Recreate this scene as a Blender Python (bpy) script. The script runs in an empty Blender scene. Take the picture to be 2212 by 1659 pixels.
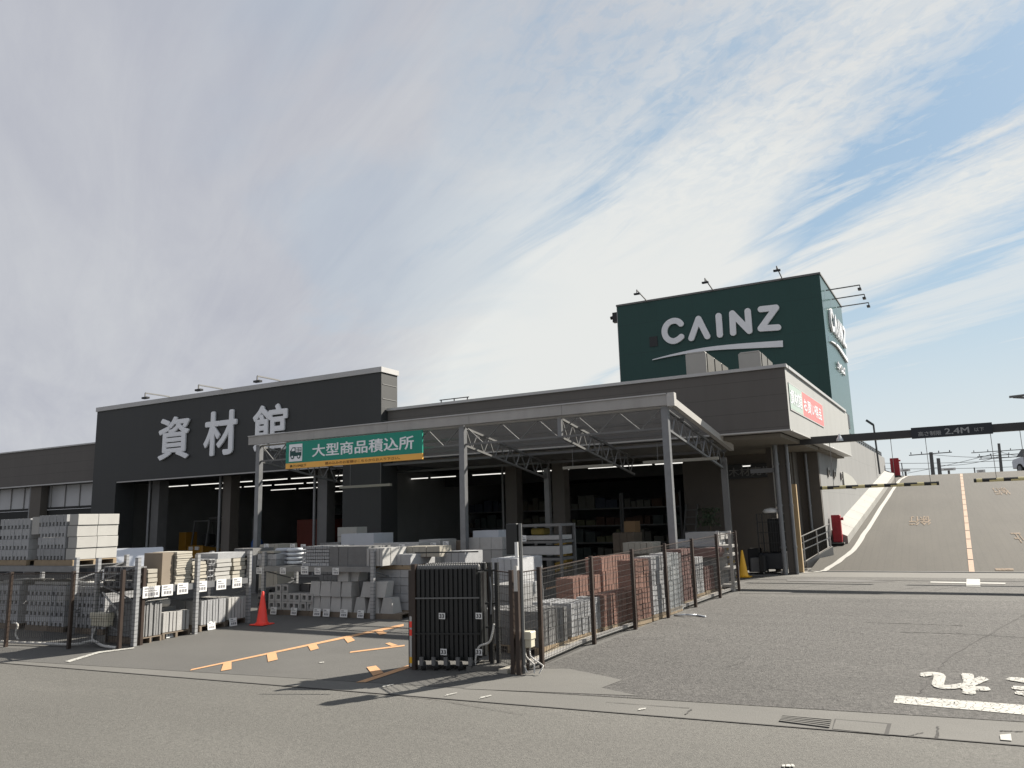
import bpy, bmesh, math, random
from mathutils import Vector, Matrix
random.seed(7)
R = math.radians
SC = bpy.context.scene
COL = SC.collection
V = Vector
# ---------------------------------------------------------------- camera
TH, PITCH, ROLL = R(27.8), R(10.04), R(1.6)
FX, CX, CY = 1661.0, 1106.0, 829.5          # measured in a 2212 x 1659 view
fh = V((-math.sin(TH), math.cos(TH), 0)); rh = V((math.cos(TH), math.sin(TH), 0)); upv = V((0, 0, 1))
CF = fh*math.cos(PITCH) + upv*math.sin(PITCH)
u0 = upv*math.cos(PITCH) - fh*math.sin(PITCH)
CR = rh*math.cos(ROLL) - u0*math.sin(ROLL)
CU = u0*math.cos(ROLL) + rh*math.sin(ROLL)
CP = V((0, 0, 2.52))
cam = bpy.data.cameras.new('camera'); cam.sensor_width = 36; cam.lens = 36*FX/2212.0
cam.clip_start = .1; cam.clip_end = 3000
co = bpy.data.objects.new('camera', cam); COL.objects.link(co)
m3 = Matrix((CR, CU, -CF)).transposed()
co.matrix_world = Matrix.Translation(CP) @ m3.to_4x4()
SC.camera = co
SC.view_settings.view_transform = 'Standard'; SC.view_settings.look = 'None'
SC.view_settings.exposure = 1.35; SC.view_settings.gamma = 1
# ---------------------------------------------------------------- sky and sun
SUN_EL = R(38.5); SAZ = V((.566, .824, 0)).normalized()
SUNV = V((SAZ.x*math.cos(SUN_EL), SAZ.y*math.cos(SUN_EL), math.sin(SUN_EL)))
sl = bpy.data.lights.new('sun', 'SUN'); sl.energy = 4.6; sl.angle = R(.6); sl.color = (1, .93, .83)
so = bpy.data.objects.new('sun', sl); COL.objects.link(so)
so.rotation_euler = SUNV.to_track_quat('Z', 'Y').to_euler(); so.location = (30, 40, 40)
W = bpy.data.worlds.new('World'); SC.world = W; W.use_nodes = True
N = W.node_tree.nodes; LK = W.node_tree.links
N.clear()
def wn(t, **k):
    n = N.new(t)
    for a, b in k.items(): setattr(n, a, b)
    return n
def wm(op, a, b=None, c=None):
    n = wn('ShaderNodeMath', operation=op)
    for i, s in enumerate((a, b, c)):
        if s is None: continue
        if isinstance(s, (int, float)): n.inputs[i].default_value = s
        else: LK.new(s, n.inputs[i])
    return n.outputs[0]
def wramp(x, a, b, lo=0., hi=1., smooth=True):
    n = wn('ShaderNodeMapRange', interpolation_type='SMOOTHSTEP' if smooth else 'LINEAR')
    LK.new(x, n.inputs[0])
    for i, v in enumerate((a, b, lo, hi)): n.inputs[i+1].default_value = v
    return n.outputs[0]
def wmix(f, a, b):
    n = wn('ShaderNodeMix', data_type='RGBA'); n.clamp_factor = True
    if isinstance(f, float): n.inputs[0].default_value = f
    else: LK.new(f, n.inputs[0])
    for s, i in ((a, 6), (b, 7)):
        if isinstance(s, tuple): n.inputs[i].default_value = s + (1,)
        else: LK.new(s, n.inputs[i])
    return n.outputs[2]
sky = wn('ShaderNodeTexSky', sky_type='NISHITA'); sky.sun_disc = False
sky.sun_elevation = SUN_EL; sky.sun_rotation = math.atan2(SAZ.x, SAZ.y)
sky.air_density = 1.0; sky.dust_density = 1.2; sky.ozone_density = 1.0
tc = wn('ShaderNodeTexCoord'); sep = wn('ShaderNodeSeparateXYZ'); LK.new(tc.outputs['Generated'], sep.inputs[0])
dx, dy, dz = sep.outputs
den = wm('ADD', wm('MAXIMUM', dz, 0.0), .08)
ux = wm('DIVIDE', dx, den); uy = wm('DIVIDE', dy, den)
ax = wm('ADD', wm('MULTIPLY', ux, -.66), wm('MULTIPLY', uy, .75))      # along the cloud streets
bx_ = wm('ADD', wm('MULTIPLY', ux, .75), wm('MULTIPLY', uy, .66))      # across them
as2 = wm('ADD', wm('MULTIPLY', ux, -0.8442), wm('MULTIPLY', uy, 0.5361))
bs2 = wm('ADD', wm('MULTIPLY', ux, 0.5361), wm('MULTIPLY', uy, 0.8442))
def wnoise(sa, sb, scale, detail=6, rough=.55, dist=0., off=0.):
    cb = wn('ShaderNodeCombineXYZ')
    LK.new(wm('MULTIPLY', as2, sa), cb.inputs[0]); LK.new(wm('MULTIPLY', bs2, sb), cb.inputs[1]); cb.inputs[2].default_value = off
    n = wn('ShaderNodeTexNoise'); LK.new(cb.outputs[0], n.inputs['Vector'])
    n.inputs['Scale'].default_value = scale; n.inputs['Detail'].default_value = detail
    n.inputs['Roughness'].default_value = rough; n.inputs['Distortion'].default_value = dist
    return n.outputs['Fac']
n_str = wnoise(.55, 1.6, 2.0, 8, .62, .7)          # long streaks
n_big = wnoise(.4, 1.0, .9, 4, .5, .6, 3.1)
n_fin = wnoise(2.0, 4.0, 6.0, 8, .65, .8, 7.7)      # mackerel detail
n_fil = wnoise(.42, 2.8, 2.2, 9, .64, .6, 5.3)
n_mot = wnoise(5.0, 6.5, 3.6, 7, .62, .5, 9.1)
n_wid = wnoise(.8, 1.3, 1.1, 5, .55, .8, 12.7)
# warp b a little
bw = wm('ADD', bx_, wm('MULTIPLY', wm('SUBTRACT', n_big, .5), .5))
bw = wm('ADD', bw, wm('MULTIPLY', wm('SUBTRACT', n_str, .5), .42))
bw = wm('ADD', bw, wm('MULTIPLY', wm('SUBTRACT', n_fil, .5), .22))
g1 = wramp(wm('SUBTRACT', bw, wm('MULTIPLY', wramp(ax, 1.5, 2.4), .28)), 1.0, 1.3, 1.0, 0.0)               # cloud sheet to the left of the edge
s2 = wm('MULTIPLY', wramp(bw, 1.33, 1.5), wramp(bw, 1.72, 1.95, 1., 0.))   # second street
s3 = wm('MULTIPLY', wramp(bw, 2.0, 2.12), wramp(bw, 2.3, 2.5, 1., 0.))
str_ = wramp(n_str, .45, .72)
right = wm('MAXIMUM', wm('MULTIPLY', s2, 1.0), wm('MULTIPLY', s3, .7))
right = wm('MULTIPLY', right, wramp(n_fil, .28, .52, .45, 1.))
right = wm('MAXIMUM', right, wm('MULTIPLY', wramp(n_fil, .5, .7), .75))
hz = wramp(dz, .0, .28, .75, 0.)
right = wm('MAXIMUM', right, hz)
dens = wm('MAXIMUM', g1, right)
hole = wm('MULTIPLY', wramp(n_fin, .38, .62, .5, 0.), wm('MULTIPLY', wramp(bx_, .2, .8), wramp(ax, 2.3, 1.2)))
dens = wm('SUBTRACT', dens, wm('MULTIPLY', hole, .42))
gap = wm('MULTIPLY', wm('MULTIPLY', wramp(n_fil, .5, .3), wramp(ax, 2.6, 1.7)), wm('MULTIPLY', wramp(bx_, -.1, .35), wramp(bx_, 1.1, .7)))
dens = wm('SUBTRACT', dens, wm('MULTIPLY', gap, wramp(ax, 1.2, 1.8, .25, .5)))
mot = wm('MULTIPLY', wramp(n_mot, .55, .38), wm('MULTIPLY', wramp(bx_, .1, .5), wramp(ax, 1.9, 1.2)))
dens = wm('SUBTRACT', dens, wm('MULTIPLY', mot, .22))
thin = wm('MULTIPLY', wramp(n_wid, .42, .62), wm('MULTIPLY', wramp(bx_, -.45, .0), wramp(bx_, .95, .55)))
dens = wm('SUBTRACT', dens, wm('MULTIPLY', thin, .24))
# brightness of the cloud: grey-lavender far left, white near the edge
cb1 = wramp(bx_, -.3, .9)
cb2 = wm('MULTIPLY', wramp(bx_, .05, .6), wramp(ax, 1.15, 2.0))
cn = wm('ADD', wm('MULTIPLY', cb1, .5), wm('MULTIPLY', cb2, .42))
cn = wm('ADD', cn, wm('MULTIPLY', wramp(ax, 1.2, 2.4), .14))
cn = wm('ADD', cn, wm('MULTIPLY', wramp(bx_, .45, .95), .3))
cn = wm('ADD', cn, wm('MULTIPLY', wm('SUBTRACT', n_str, .5), .34))
cn = wm('ADD', cn, wm('MULTIPLY', wm('SUBTRACT', n_big, .5), .4))
cn = wm('ADD', cn, wm('MULTIPLY', wm('SUBTRACT', n_fil, .5), .45))
ccol = wmix(cn, (1.98, 2.05, 2.3), (3.3, 3.36, 3.3))
blue = wmix(.88, sky.outputs[0], (1.22, 1.82, 2.4))
low = wramp(dz, .05, .42, 1., 0.)
blue = wmix(wm('MULTIPLY', low, .8), blue, (2.35, 2.95, 3.3))
fin = wmix(dens, blue, ccol)
below = wramp(dz, -.02, .0)
fin = wmix(below, (.9, .9, .88), fin)
bg = wn('ShaderNodeBackground'); bg.inputs[1].default_value = .095
LK.new(fin, bg.inputs[0]); wo = wn('ShaderNodeOutputWorld'); LK.new(bg.outputs[0], wo.inputs[0])

# ---------------------------------------------------------------- ground plane maths and point finders
S, YF = .033, 23.0
def gz(y): return S*min(y, YF)
def ray(px, py): return CF + CR*((px-CX)/FX) - CU*((py-CY)/FX)
def G(px, py, dz=0.):
    d = ray(px, py); t = (CP.z-dz)/(S*d.y-d.z); p = CP + d*t
    if p.y > YF: t = (S*YF+dz-CP.z)/d.z; p = CP + d*t
    return p
def PY(px, py, Y): d = ray(px, py); return CP + d*(Y/d.y)
def PX(px, py, X): d = ray(px, py); return CP + d*(X/d.x)
EE = math.tan(R(2.5))                      # the side walls run 2.5 degrees off the depth axis
def SX(y, x0, y0): return x0 + EE*(y-y0)

# ---------------------------------------------------------------- materials
def mat(name, rgb, rough=.75, var=.12, scale=6., metal=0., bump=0., bscale=60., rnd=0., coord='Object', emit=None, grain=0., gscale=150., stain=0., lines=None, spec=.5, streak=None):
    m = bpy.data.materials.new(name); m.use_nodes = True
    nt = m.node_tree; b = nt.nodes['Principled BSDF']
    b.inputs['Roughness'].default_value = rough; b.inputs['Metallic'].default_value = metal
    b.inputs['Specular IOR Level'].default_value = spec
    tcn = nt.nodes.new('ShaderNodeTexCoord'); vec = tcn.outputs['Object']
    if coord == 'World':
        g = nt.nodes.new('ShaderNodeNewGeometry'); vec = g.outputs['Position']
    def noise(sc, det=5, ro=.6):
        n = nt.nodes.new('ShaderNodeTexNoise'); nt.links.new(vec, n.inputs['Vector'])
        n.inputs['Scale'].default_value = sc; n.inputs['Detail'].default_value = det; n.inputs['Roughness'].default_value = ro
        return n.outputs['Fac']
    def mth(op, a, bb, c=None):
        n = nt.nodes.new('ShaderNodeMath'); n.operation = op
        for i, s in enumerate((a, bb, c)):
            if s is None: continue
            if isinstance(s, (int, float)): n.inputs[i].default_value = s
            else: nt.links.new(s, n.inputs[i])
        return n.outputs[0]
    f = mth('MULTIPLY_ADD', mth('SUBTRACT', noise(scale), .5), 2*var*1.6, 1.)
    if grain: f = mth('MULTIPLY', f, mth('MULTIPLY_ADD', mth('SUBTRACT', noise(gscale, 3, .8), .5), 2*grain*1.8, 1.))
    if stain:
        st = nt.nodes.new('ShaderNodeMapRange'); nt.links.new(noise(scale*.25, 6, .7), st.inputs[0])
        st.inputs[1].default_value = .5; st.inputs[2].default_value = .72; st.inputs[3].default_value = 1.; st.inputs[4].default_value = 1.-stain
        f = mth('MULTIPLY', f, st.outputs[0])
    if streak:
        vm = nt.nodes.new('ShaderNodeVectorMath'); vm.operation = 'MULTIPLY'; nt.links.new(vec, vm.inputs[0]); vm.inputs[1].default_value = streak[1]
        n = nt.nodes.new('ShaderNodeTexNoise'); nt.links.new(vm.outputs[0], n.inputs['Vector']); n.inputs['Scale'].default_value = 1.; n.inputs['Detail'].default_value = 6; n.inputs['Roughness'].default_value = .65
        f = mth('MULTIPLY', f, mth('MULTIPLY_ADD', mth('SUBTRACT', n.outputs['Fac'], .5), 2.6*streak[0], 1.))
    if rnd:
        oi = nt.nodes.new('ShaderNodeObjectInfo')
        f = mth('MULTIPLY', f, mth('MULTIPLY_ADD', mth('SUBTRACT', oi.outputs['Random'], .5), 2*rnd, 1.))
    if lines:                                # panel joints: (axis, spacing, width fraction, darkening)
        sp = nt.nodes.new('ShaderNodeSeparateXYZ'); nt.links.new(vec, sp.inputs[0])
        for (axn, spac, wd, dk) in lines:
            fr = mth('FRACT', mth('DIVIDE', sp.outputs[axn], spac), None)
            f = mth('MULTIPLY', f, mth('SUBTRACT', 1., mth('MULTIPLY', mth('LESS_THAN', fr, wd), dk)))
    mx = nt.nodes.new('ShaderNodeVectorMath'); mx.operation = 'SCALE'; mx.inputs[0].default_value = rgb
    nt.links.new(f, mx.inputs['Scale']); nt.links.new(mx.outputs[0], b.inputs['Base Color'])
    if bump:
        bn = nt.nodes.new('ShaderNodeBump'); bn.inputs['Strength'].default_value = bump; bn.inputs['Distance'].default_value = .02
        nt.links.new(noise(bscale, 4, .7), bn.inputs['Height']); nt.links.new(bn.outputs[0], b.inputs['Normal'])
    if emit:
        b.inputs['Emission Color'].default_value = emit[0] + (1,); b.inputs['Emission Strength'].default_value = emit[1]
    return m
M = {}
M['street'] = mat('street_asphalt', (0.102, 0.099, 0.089), .9, .14, .35, bump=.6, bscale=60, coord='World', grain=.38, gscale=26, stain=.16, streak=(.16, (.12, 1.1, 1)))
M['lot'] = mat('lot_asphalt', (0.076, 0.073, 0.068), .92, .16, .45, bump=1., bscale=38, coord='World', grain=.8, gscale=19, stain=.3, streak=(.22, (.25, 1.3, 1)))
M['lot2'] = mat('lot_asphalt_pale', (0.088, 0.085, 0.078), .92, .12, .5, bump=.8, bscale=45, coord='World', grain=.55, gscale=20, stain=.15, streak=(.15, (.25, 1.6, 1)))
M['yard'] = mat('yard_asphalt', (0.084, 0.082, 0.076), .9, .14, .6, bump=.5, bscale=60, coord='World', grain=.16, gscale=45, stain=.15, streak=(.16, (.5, .9, 1)))
M['concrete'] = mat('concrete', (0.115, 0.111, 0.1), .85, .12, .9, bump=.3, bscale=40, coord='World', grain=.08, gscale=60, stain=.18)
M['gutter_conc'] = mat('gutter_concrete', (0.113, 0.11, 0.1), .88, .12, 1.3, bump=.3, bscale=50, coord='World', grain=.1, gscale=50, stain=.2, streak=(.15, (.5, 1.5, 1)))
M['crack'] = mat('dark_joint', (.05, .048, .045), .95, .3, 3, coord='World')
M['patch'] = mat('dark_tar', (.1, .097, .093), .9, .3, 1.2, coord='World')
M['ramp'] = mat('ramp_pavers', (.058, .053, .043), .9, .08, .5, bump=.4, bscale=30, coord='World', grain=.08, gscale=14, stain=.14, lines=[(0, .22, .12, .10), (1, .23, .12, .07)], streak=(.22, (1.6, .12, 1)))
M['orange'] = mat('orange_paint', (0.44, 0.25, 0.125), .8, .12, 8, coord='World', grain=.15, gscale=30)
M['orange_worn'] = mat('worn_orange_paint', (.42, .32, .22), .85, .2, 6, coord='World', grain=.4, gscale=20)
def worn(name, rgb, thr):
    m = mat(name, rgb, .8, .1, 6, coord='World'); nt = m.node_tree
    b = nt.nodes['Principled BSDF']; o = nt.nodes['Material Output']
    g = nt.nodes.new('ShaderNodeNewGeometry')
    v = nt.nodes.new('ShaderNodeTexVoronoi'); v.feature = 'DISTANCE_TO_EDGE'; v.inputs['Scale'].default_value = 13
    nz = nt.nodes.new('ShaderNodeTexNoise'); nz.inputs['Scale'].default_value = 20; nz.inputs['Detail'].default_value = 5
    nt.links.new(g.outputs['Position'], v.inputs['Vector']); nt.links.new(g.outputs['Position'], nz.inputs['Vector'])
    a = nt.nodes.new('ShaderNodeMath'); a.operation = 'MULTIPLY_ADD'; nt.links.new(nz.outputs['Fac'], a.inputs[0]); a.inputs[1].default_value = -.1
    nt.links.new(v.outputs['Distance'], a.inputs[2])
    c = nt.nodes.new('ShaderNodeMath'); c.operation = 'LESS_THAN'; nt.links.new(a.outputs[0], c.inputs[0]); c.inputs[1].default_value = thr
    tr = nt.nodes.new('ShaderNodeBsdfTransparent'); mx = nt.nodes.new('ShaderNodeMixShader')
    nt.links.new(c.outputs[0], mx.inputs[0]); nt.links.new(b.outputs[0], mx.inputs[1]); nt.links.new(tr.outputs[0], mx.inputs[2]); nt.links.new(mx.outputs[0], o.inputs[0])
    return m
M['white_paint'] = mat('white_road_paint', (.36, .355, .33), .8, .1, 5, coord='World', grain=.12, gscale=25)
M['white_worn'] = worn('cracked_white_road_paint', (.38, .375, .345), -.018)
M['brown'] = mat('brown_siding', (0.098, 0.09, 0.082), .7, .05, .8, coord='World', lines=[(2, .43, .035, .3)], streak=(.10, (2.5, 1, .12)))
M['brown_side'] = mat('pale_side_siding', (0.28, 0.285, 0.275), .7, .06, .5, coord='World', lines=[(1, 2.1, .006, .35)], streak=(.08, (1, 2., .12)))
M['white_wall'] = mat('white_panel_wall', (0.19, 0.192, 0.188), .75, .07, .5, coord='World', lines=[(1, 3.1, .006, .4), (2, 1.6, .01, .2)], stain=.1, streak=(.14, (1, 1.6, .12)))
M['black_wall'] = mat('charcoal_siding', (0.03, 0.032, 0.0315), .6, .05, .6, coord='World', lines=[(0, .42, .03, .15)], streak=(.10, (2.2, 1, .12)))
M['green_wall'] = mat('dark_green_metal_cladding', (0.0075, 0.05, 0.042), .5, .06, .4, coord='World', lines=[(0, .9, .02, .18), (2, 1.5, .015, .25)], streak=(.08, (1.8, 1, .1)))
M['green_lit_side'] = mat('green_metal_cladding_lit_side', (.018, .066, .055), .25, .06, .4, coord='World', lines=[(1, .9, .015, .15), (2, 1.5, .015, .2)], spec=1.)  # same cladding as the front, sunlight on this side put into the colour
M['trim'] = mat('pale_metal_trim', (0.42, 0.415, 0.405), .45, .08, 2, metal=.3)
M['galv'] = mat('galvanised_steel', (0.2, 0.205, 0.21), .45, .16, 5, metal=.55)
M['tape'] = mat('dull_yellow_tape', (.3, .19, .03), .6, .1, 5)
M['galv_slot'] = mat('perforated_rack_steel', (.34, .345, .35), .45, .1, 5, metal=.4, lines=[(2, .075, .22, .4)])
M['galv_dull'] = mat('dull_galvanised_steel', (0.15, 0.15, 0.147), .55, .14, 3, metal=.3, stain=.15)
M['fascia'] = mat('grey_fascia', (0.34, 0.33, 0.315), .6, .1, 1.4, stain=.15, streak=(.18, (2.5, 1, .6)))
M['white_metal'] = mat('white_painted_metal', (0.42, 0.41, 0.39), .4, .06, 3)
M['letter'] = mat('white_acrylic_letter', (0.78, 0.79, 0.81), .4, .03, 3)
M['black_metal'] = mat('black_metal', (.012, .013, .013), .4, .1, 5, streak=(.3, (9, 9, 3)))
M['fence'] = mat('dark_brown_fence_steel', (0.034, 0.022, 0.016), .45, .15, 6, streak=(.4, (7, 7, 4)))
M['wire'] = mat('dark_wire_mesh', (.03, .027, .024), .5, .1, 6)
M['beige'] = mat('beige_plastic', (0.5, 0.47, 0.37), .5, .06, 5)
M['conduit'] = mat('grey_flexible_conduit', (.5, .49, .46), .5, .1, 10)
M['red'] = mat('red_cone_plastic', (0.85, 0.05, 0.03), .45, .08, 6)
M['yellow'] = mat('yellow_cone_plastic', (.8, .43, .02), .45, .08, 6)
M['crimson'] = mat('dark_red_painted_steel', (.30, .008, .018), .45, .15, 6)
M['sign_green'] = mat('sign_green', (.0, .23, .16), .45, .03, 3)
M['sign_orange'] = mat('sign_orange', (.80, .42, .08), .5, .03, 3)
M['ink'] = mat('dark_ink', (.02, .02, .022), .6, .05, 3)
M['ink_brown'] = mat('brown_ink', (.25, .1, .02), .6, .05, 3)
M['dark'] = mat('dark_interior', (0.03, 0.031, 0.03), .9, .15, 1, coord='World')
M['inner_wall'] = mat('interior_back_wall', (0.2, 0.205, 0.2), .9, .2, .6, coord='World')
M['inner_floor'] = mat('interior_floor', (0.16, 0.16, 0.155), .5, .1, .6, coord='World')
M['soffit'] = mat('soffit_board', (0.16, 0.145, 0.12), .8, .06, 1)
M['tan'] = mat('sunlit_tan', (0.36, 0.26, 0.14), .7, .06, 2)  # lighter tone carries the sunlight on the wall reveal
M['taupe'] = mat('taupe_panel', (.1, .088, .075), .7, .06, 2)
M['glass'] = mat('dark_glass', (.02, .025, .025), .12, .05, 2)
M['frost'] = mat('frosted_panel', (0.42, 0.425, 0.43), .35, .1, 1.2)
M['lamp_on'] = mat('lit_fluorescent_tube', (.9, .9, .9), .5, 0., 1, emit=((1, .97, .9), .42))
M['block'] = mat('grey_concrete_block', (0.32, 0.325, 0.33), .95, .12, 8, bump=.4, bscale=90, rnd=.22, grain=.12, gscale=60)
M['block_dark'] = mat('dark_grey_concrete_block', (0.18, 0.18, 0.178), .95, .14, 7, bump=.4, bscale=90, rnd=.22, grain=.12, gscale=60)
M['block_pale'] = mat('pale_concrete_block', (0.37, 0.365, 0.35), .92, .1, 5, bump=.3, bscale=80, rnd=.14, grain=.08, gscale=60)
M['alc'] = mat('white_lightweight_concrete', (0.36, 0.355, 0.335), .9, .06, 5, bump=.2, bscale=60, rnd=.06)
M['brick_red'] = mat('red_brown_block', (0.22, 0.12, 0.092), .95, .14, 8, bump=.4, bscale=90, rnd=.22, grain=.12, gscale=60)
M['brick_dark'] = mat('maroon_block', (0.16, 0.09, 0.08), .95, .14, 8, bump=.4, bscale=90, rnd=.22, grain=.12, gscale=60)
M['cream'] = mat('cream_board', (0.36, 0.335, 0.28), .85, .07, 5, rnd=.1, grain=.05)
M['wood'] = mat('pallet_wood', (0.3, 0.23, 0.15), .85, .2, 6, rnd=.15)
M['wood_dark'] = mat('weathered_pallet_wood', (.15, .12, .09), .85, .2, 6, rnd=.15)
M['cardboard'] = mat('cardboard', (.30, .19, .1), .85, .08, 4)
M['card'] = mat('white_card', (0.68, 0.68, 0.66), .6, .03, 5)
M['white_box'] = mat('white_polystyrene', (0.42, 0.44, 0.47), .7, .05, 4)
M['blue'] = mat('blue_plastic', (.03, .1, .3), .4, .1, 4)
M['teal'] = mat('teal_plastic', (.01, .12, .12), .5, .1, 4)
M['tyre'] = mat('black_rubber', (.015, .015, .015), .8, .1, 6)
M['car_silver'] = mat('silver_car_paint', (.5, .52, .55), .25, .03, 2, metal=.5)
M['car_white'] = mat('white_car_paint', (.7, .7, .7), .25, .03, 2)
M['hazy'] = mat('utility_pole_concrete', (.10, .10, .10), .8, .1, 3)
M['pole_far'] = mat('far_dark_steel', (.06, .065, .07), .7, .1, 3)
M['ac'] = mat('cream_ac_casing', (0.36, 0.35, 0.325), .5, .05, 3)
M['grille'] = mat('dark_fan_grille', (.05, .048, .04), .6, .2, 20)
M['hose'] = mat('translucent_hose', (.5, .53, .56), .3, .1, 5)
def glassy():
    m = bpy.data.materials.new('corrugated_polycarbonate'); m.use_nodes = True; nt = m.node_tree
    b = nt.nodes['Principled BSDF']; o = nt.nodes['Material Output']
    b.inputs['Base Color'].default_value = (.5, .55, .58, 1); b.inputs['Roughness'].default_value = .25
    g = nt.nodes.new('ShaderNodeTexCoord'); nz = nt.nodes.new('ShaderNodeTexNoise'); nz.inputs['Scale'].default_value = 1.5
    nt.links.new(g.outputs['Object'], nz.inputs['Vector'])
    mr = nt.nodes.new('ShaderNodeMapRange'); nt.links.new(nz.outputs['Fac'], mr.inputs[0]); mr.inputs[3].default_value = .8; mr.inputs[4].default_value = .95
    tr = nt.nodes.new('ShaderNodeBsdfTransparent'); mx = nt.nodes.new('ShaderNodeMixShader')
    nt.links.new(mr.outputs[0], mx.inputs[0]); nt.links.new(b.outputs[0], mx.inputs[1]); nt.links.new(tr.outputs[0], mx.inputs[2]); nt.links.new(mx.outputs[0], o.inputs[0])
    return m
M['poly'] = glassy()
M['shaded_steel'] = mat('shaded_dark_steel', (.09, .09, .09), .5, .1, 4)  # purlin steel darkened in colour for the shade under the canopy roof
def film():
    m = bpy.data.materials.new('clear_wrapping_film'); m.use_nodes = True; nt = m.node_tree
    b = nt.nodes['Principled BSDF']; o = nt.nodes['Material Output']
    b.inputs['Base Color'].default_value = (.7, .75, .75, 1); b.inputs['Roughness'].default_value = .12
    tr = nt.nodes.new('ShaderNodeBsdfTransparent'); mx = nt.nodes.new('ShaderNodeMixShader'); mx.inputs[0].default_value = .72
    g = nt.nodes.new('ShaderNodeTexCoord'); nz = nt.nodes.new('ShaderNodeTexNoise'); nz.inputs['Scale'].default_value = 6; nz.inputs['Distortion'].default_value = 2
    nt.links.new(g.outputs['Object'], nz.inputs['Vector']); bp = nt.nodes.new('ShaderNodeBump'); bp.inputs['Strength'].default_value = .8
    nt.links.new(nz.outputs['Fac'], bp.inputs['Height']); nt.links.new(bp.outputs[0], b.inputs['Normal'])
    nt.links.new(b.outputs[0], mx.inputs[1]); nt.links.new(tr.outputs[0], mx.inputs[2]); nt.links.new(mx.outputs[0], o.inputs[0])
    return m
M['film'] = film()

# ---------------------------------------------------------------- mesh builder
class MB:
    def __init__(s): s.v = []; s.f = []; s.m = []
    def face(s, pts, m=0):
        n = len(s.v); s.v += [tuple(p) for p in pts]; s.f.append(tuple(range(n, n+len(pts)))); s.m.append(m); return s
    def hexa(s, b, t, m=0):                # b, t: four bottom and four top points, counter-clockwise from above
        n = len(s.v); s.v += [tuple(p) for p in b] + [tuple(p) for p in t]
        for q in ((3, 2, 1, 0), (4, 5, 6, 7), (0, 1, 5, 4), (1, 2, 6, 5), (2, 3, 7, 6), (3, 0, 4, 7)):
            s.f.append(tuple(n+i for i in q)); s.m.append(m)
        return s
    def box(s, x0, y0, z0, x1, y1, z1, m=0):
        return s.hexa([(x0, y0, z0), (x1, y0, z0), (x1, y1, z0), (x0, y1, z0)], [(x0, y0, z1), (x1, y0, z1), (x1, y1, z1), (x0, y1, z1)], m)
    def prism(s, poly, z0, z1, m=0):       # vertical prism, z may be callables of (x,y)
        a = [(x, y, z0(x, y) if callable(z0) else z0) for x, y in poly]; b = [(x, y, z1(x, y) if callable(z1) else z1) for x, y in poly]
        n = len(s.v); k = len(poly); s.v += a + b
        s.f.append(tuple(n+i for i in reversed(range(k)))); s.m.append(m)
        s.f.append(tuple(n+k+i for i in range(k))); s.m.append(m)
        for i in range(k):
            j = (i+1) % k; s.f.append((n+i, n+j, n+k+j, n+k+i)); s.m.append(m)
        return s
    def bar(s, p, q, w, h=None, m=0, up=(0, 0, 1)):   # square bar between two points
        p = V(p); q = V(q); h = h or w; d = (q-p).normalized(); u = V(up)
        if abs(d.dot(u)) > .98: u = V((0, 1, 0))
        a = d.cross(u).normalized()*w/2; b = a.cross(d).normalized()*h/2
        return s.hexa([p-a-b, p+a-b, p+a+b, p-a+b], [q-a-b, q+a-b, q+a+b, q-a+b], m)
    def tube(s, p, q, r, n=8, m=0, r2=None, cap=True):
        p = V(p); q = V(q); d = (q-p).normalized(); u = V((0, 0, 1))
        if abs(d.dot(u)) > .98: u = V((1, 0, 0))
        a = d.cross(u).normalized(); b = d.cross(a).normalized(); r2 = r if r2 is None else r2
        k = len(s.v)
        for (c, rr) in ((p, r), (q, r2)):
            for i in range(n):
                t = 2*math.pi*i/n; s.v.append(tuple(c + a*math.cos(t)*rr + b*math.sin(t)*rr))
        for i in range(n):
            j = (i+1) % n; s.f.append((k+i, k+n+i, k+n+j, k+j)); s.m.append(m)
        if cap: s.f.append(tuple(k+i for i in range(n))); s.m.append(m); s.f.append(tuple(k+n+i for i in reversed(range(n)))); s.m.append(m)
        return s
    def path(s, pts, r, n=6, m=0):
        for a, b in zip(pts[:-1], pts[1:]): s.tube(a, b, r, n, m)
        return s
    def lathe(s, c, prof, n=20, m=0):
        k = len(s.v)
        for (r, z) in prof:
            for i in range(n):
                t = 2*math.pi*i/n; s.v.append((c[0]+r*math.cos(t), c[1]+r*math.sin(t), c[2]+z))
        for a in range(len(prof)-1):
            for i in range(n):
                j = (i+1) % n; s.f.append((k+a*n+i, k+a*n+j, k+(a+1)*n+j, k+(a+1)*n+i)); s.m.append(m)
        s.f.append(tuple(k+i for i in reversed(range(n)))); s.m.append(m)
        e = k+(len(prof)-1)*n; s.f.append(tuple(e+i for i in range(n))); s.m.append(m)
        return s
    def build(s, name, mats, parent=None, smooth=False, bevel=0., loc=None):
        if not isinstance(mats, (list, tuple)): mats = [mats]
        me = bpy.data.meshes.new(name)
        if parent is not None:
            o0 = wloc(parent)
        elif loc is not None: o0 = V(loc)
        else:
            xs = [p[0] for p in s.v]; ys = [p[1] for p in s.v]; zs = [p[2] for p in s.v]
            o0 = V(((min(xs)+max(xs))/2, (min(ys)+max(ys))/2, min(zs)))
        me.from_pydata([tuple(V(p)-o0) for p in s.v], [], s.f)
        for mm in mats: me.materials.append(mm)
        for p, mi in zip(me.polygons, s.m): p.material_index = mi; p.use_smooth = smooth
        me.update()
        ob = bpy.data.objects.new(name, me); COL.objects.link(ob)
        if parent is None: ob.location = o0
        else: ob.parent = parent
        if bevel:
            md = ob.modifiers.new('bevel', 'BEVEL'); md.width = bevel; md.segments = 1; md.limit_method = 'ANGLE'
        return ob
def wloc(o):
    p = V(o.location)
    while o.parent: o = o.parent; p += V(o.location)
    return p
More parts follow.
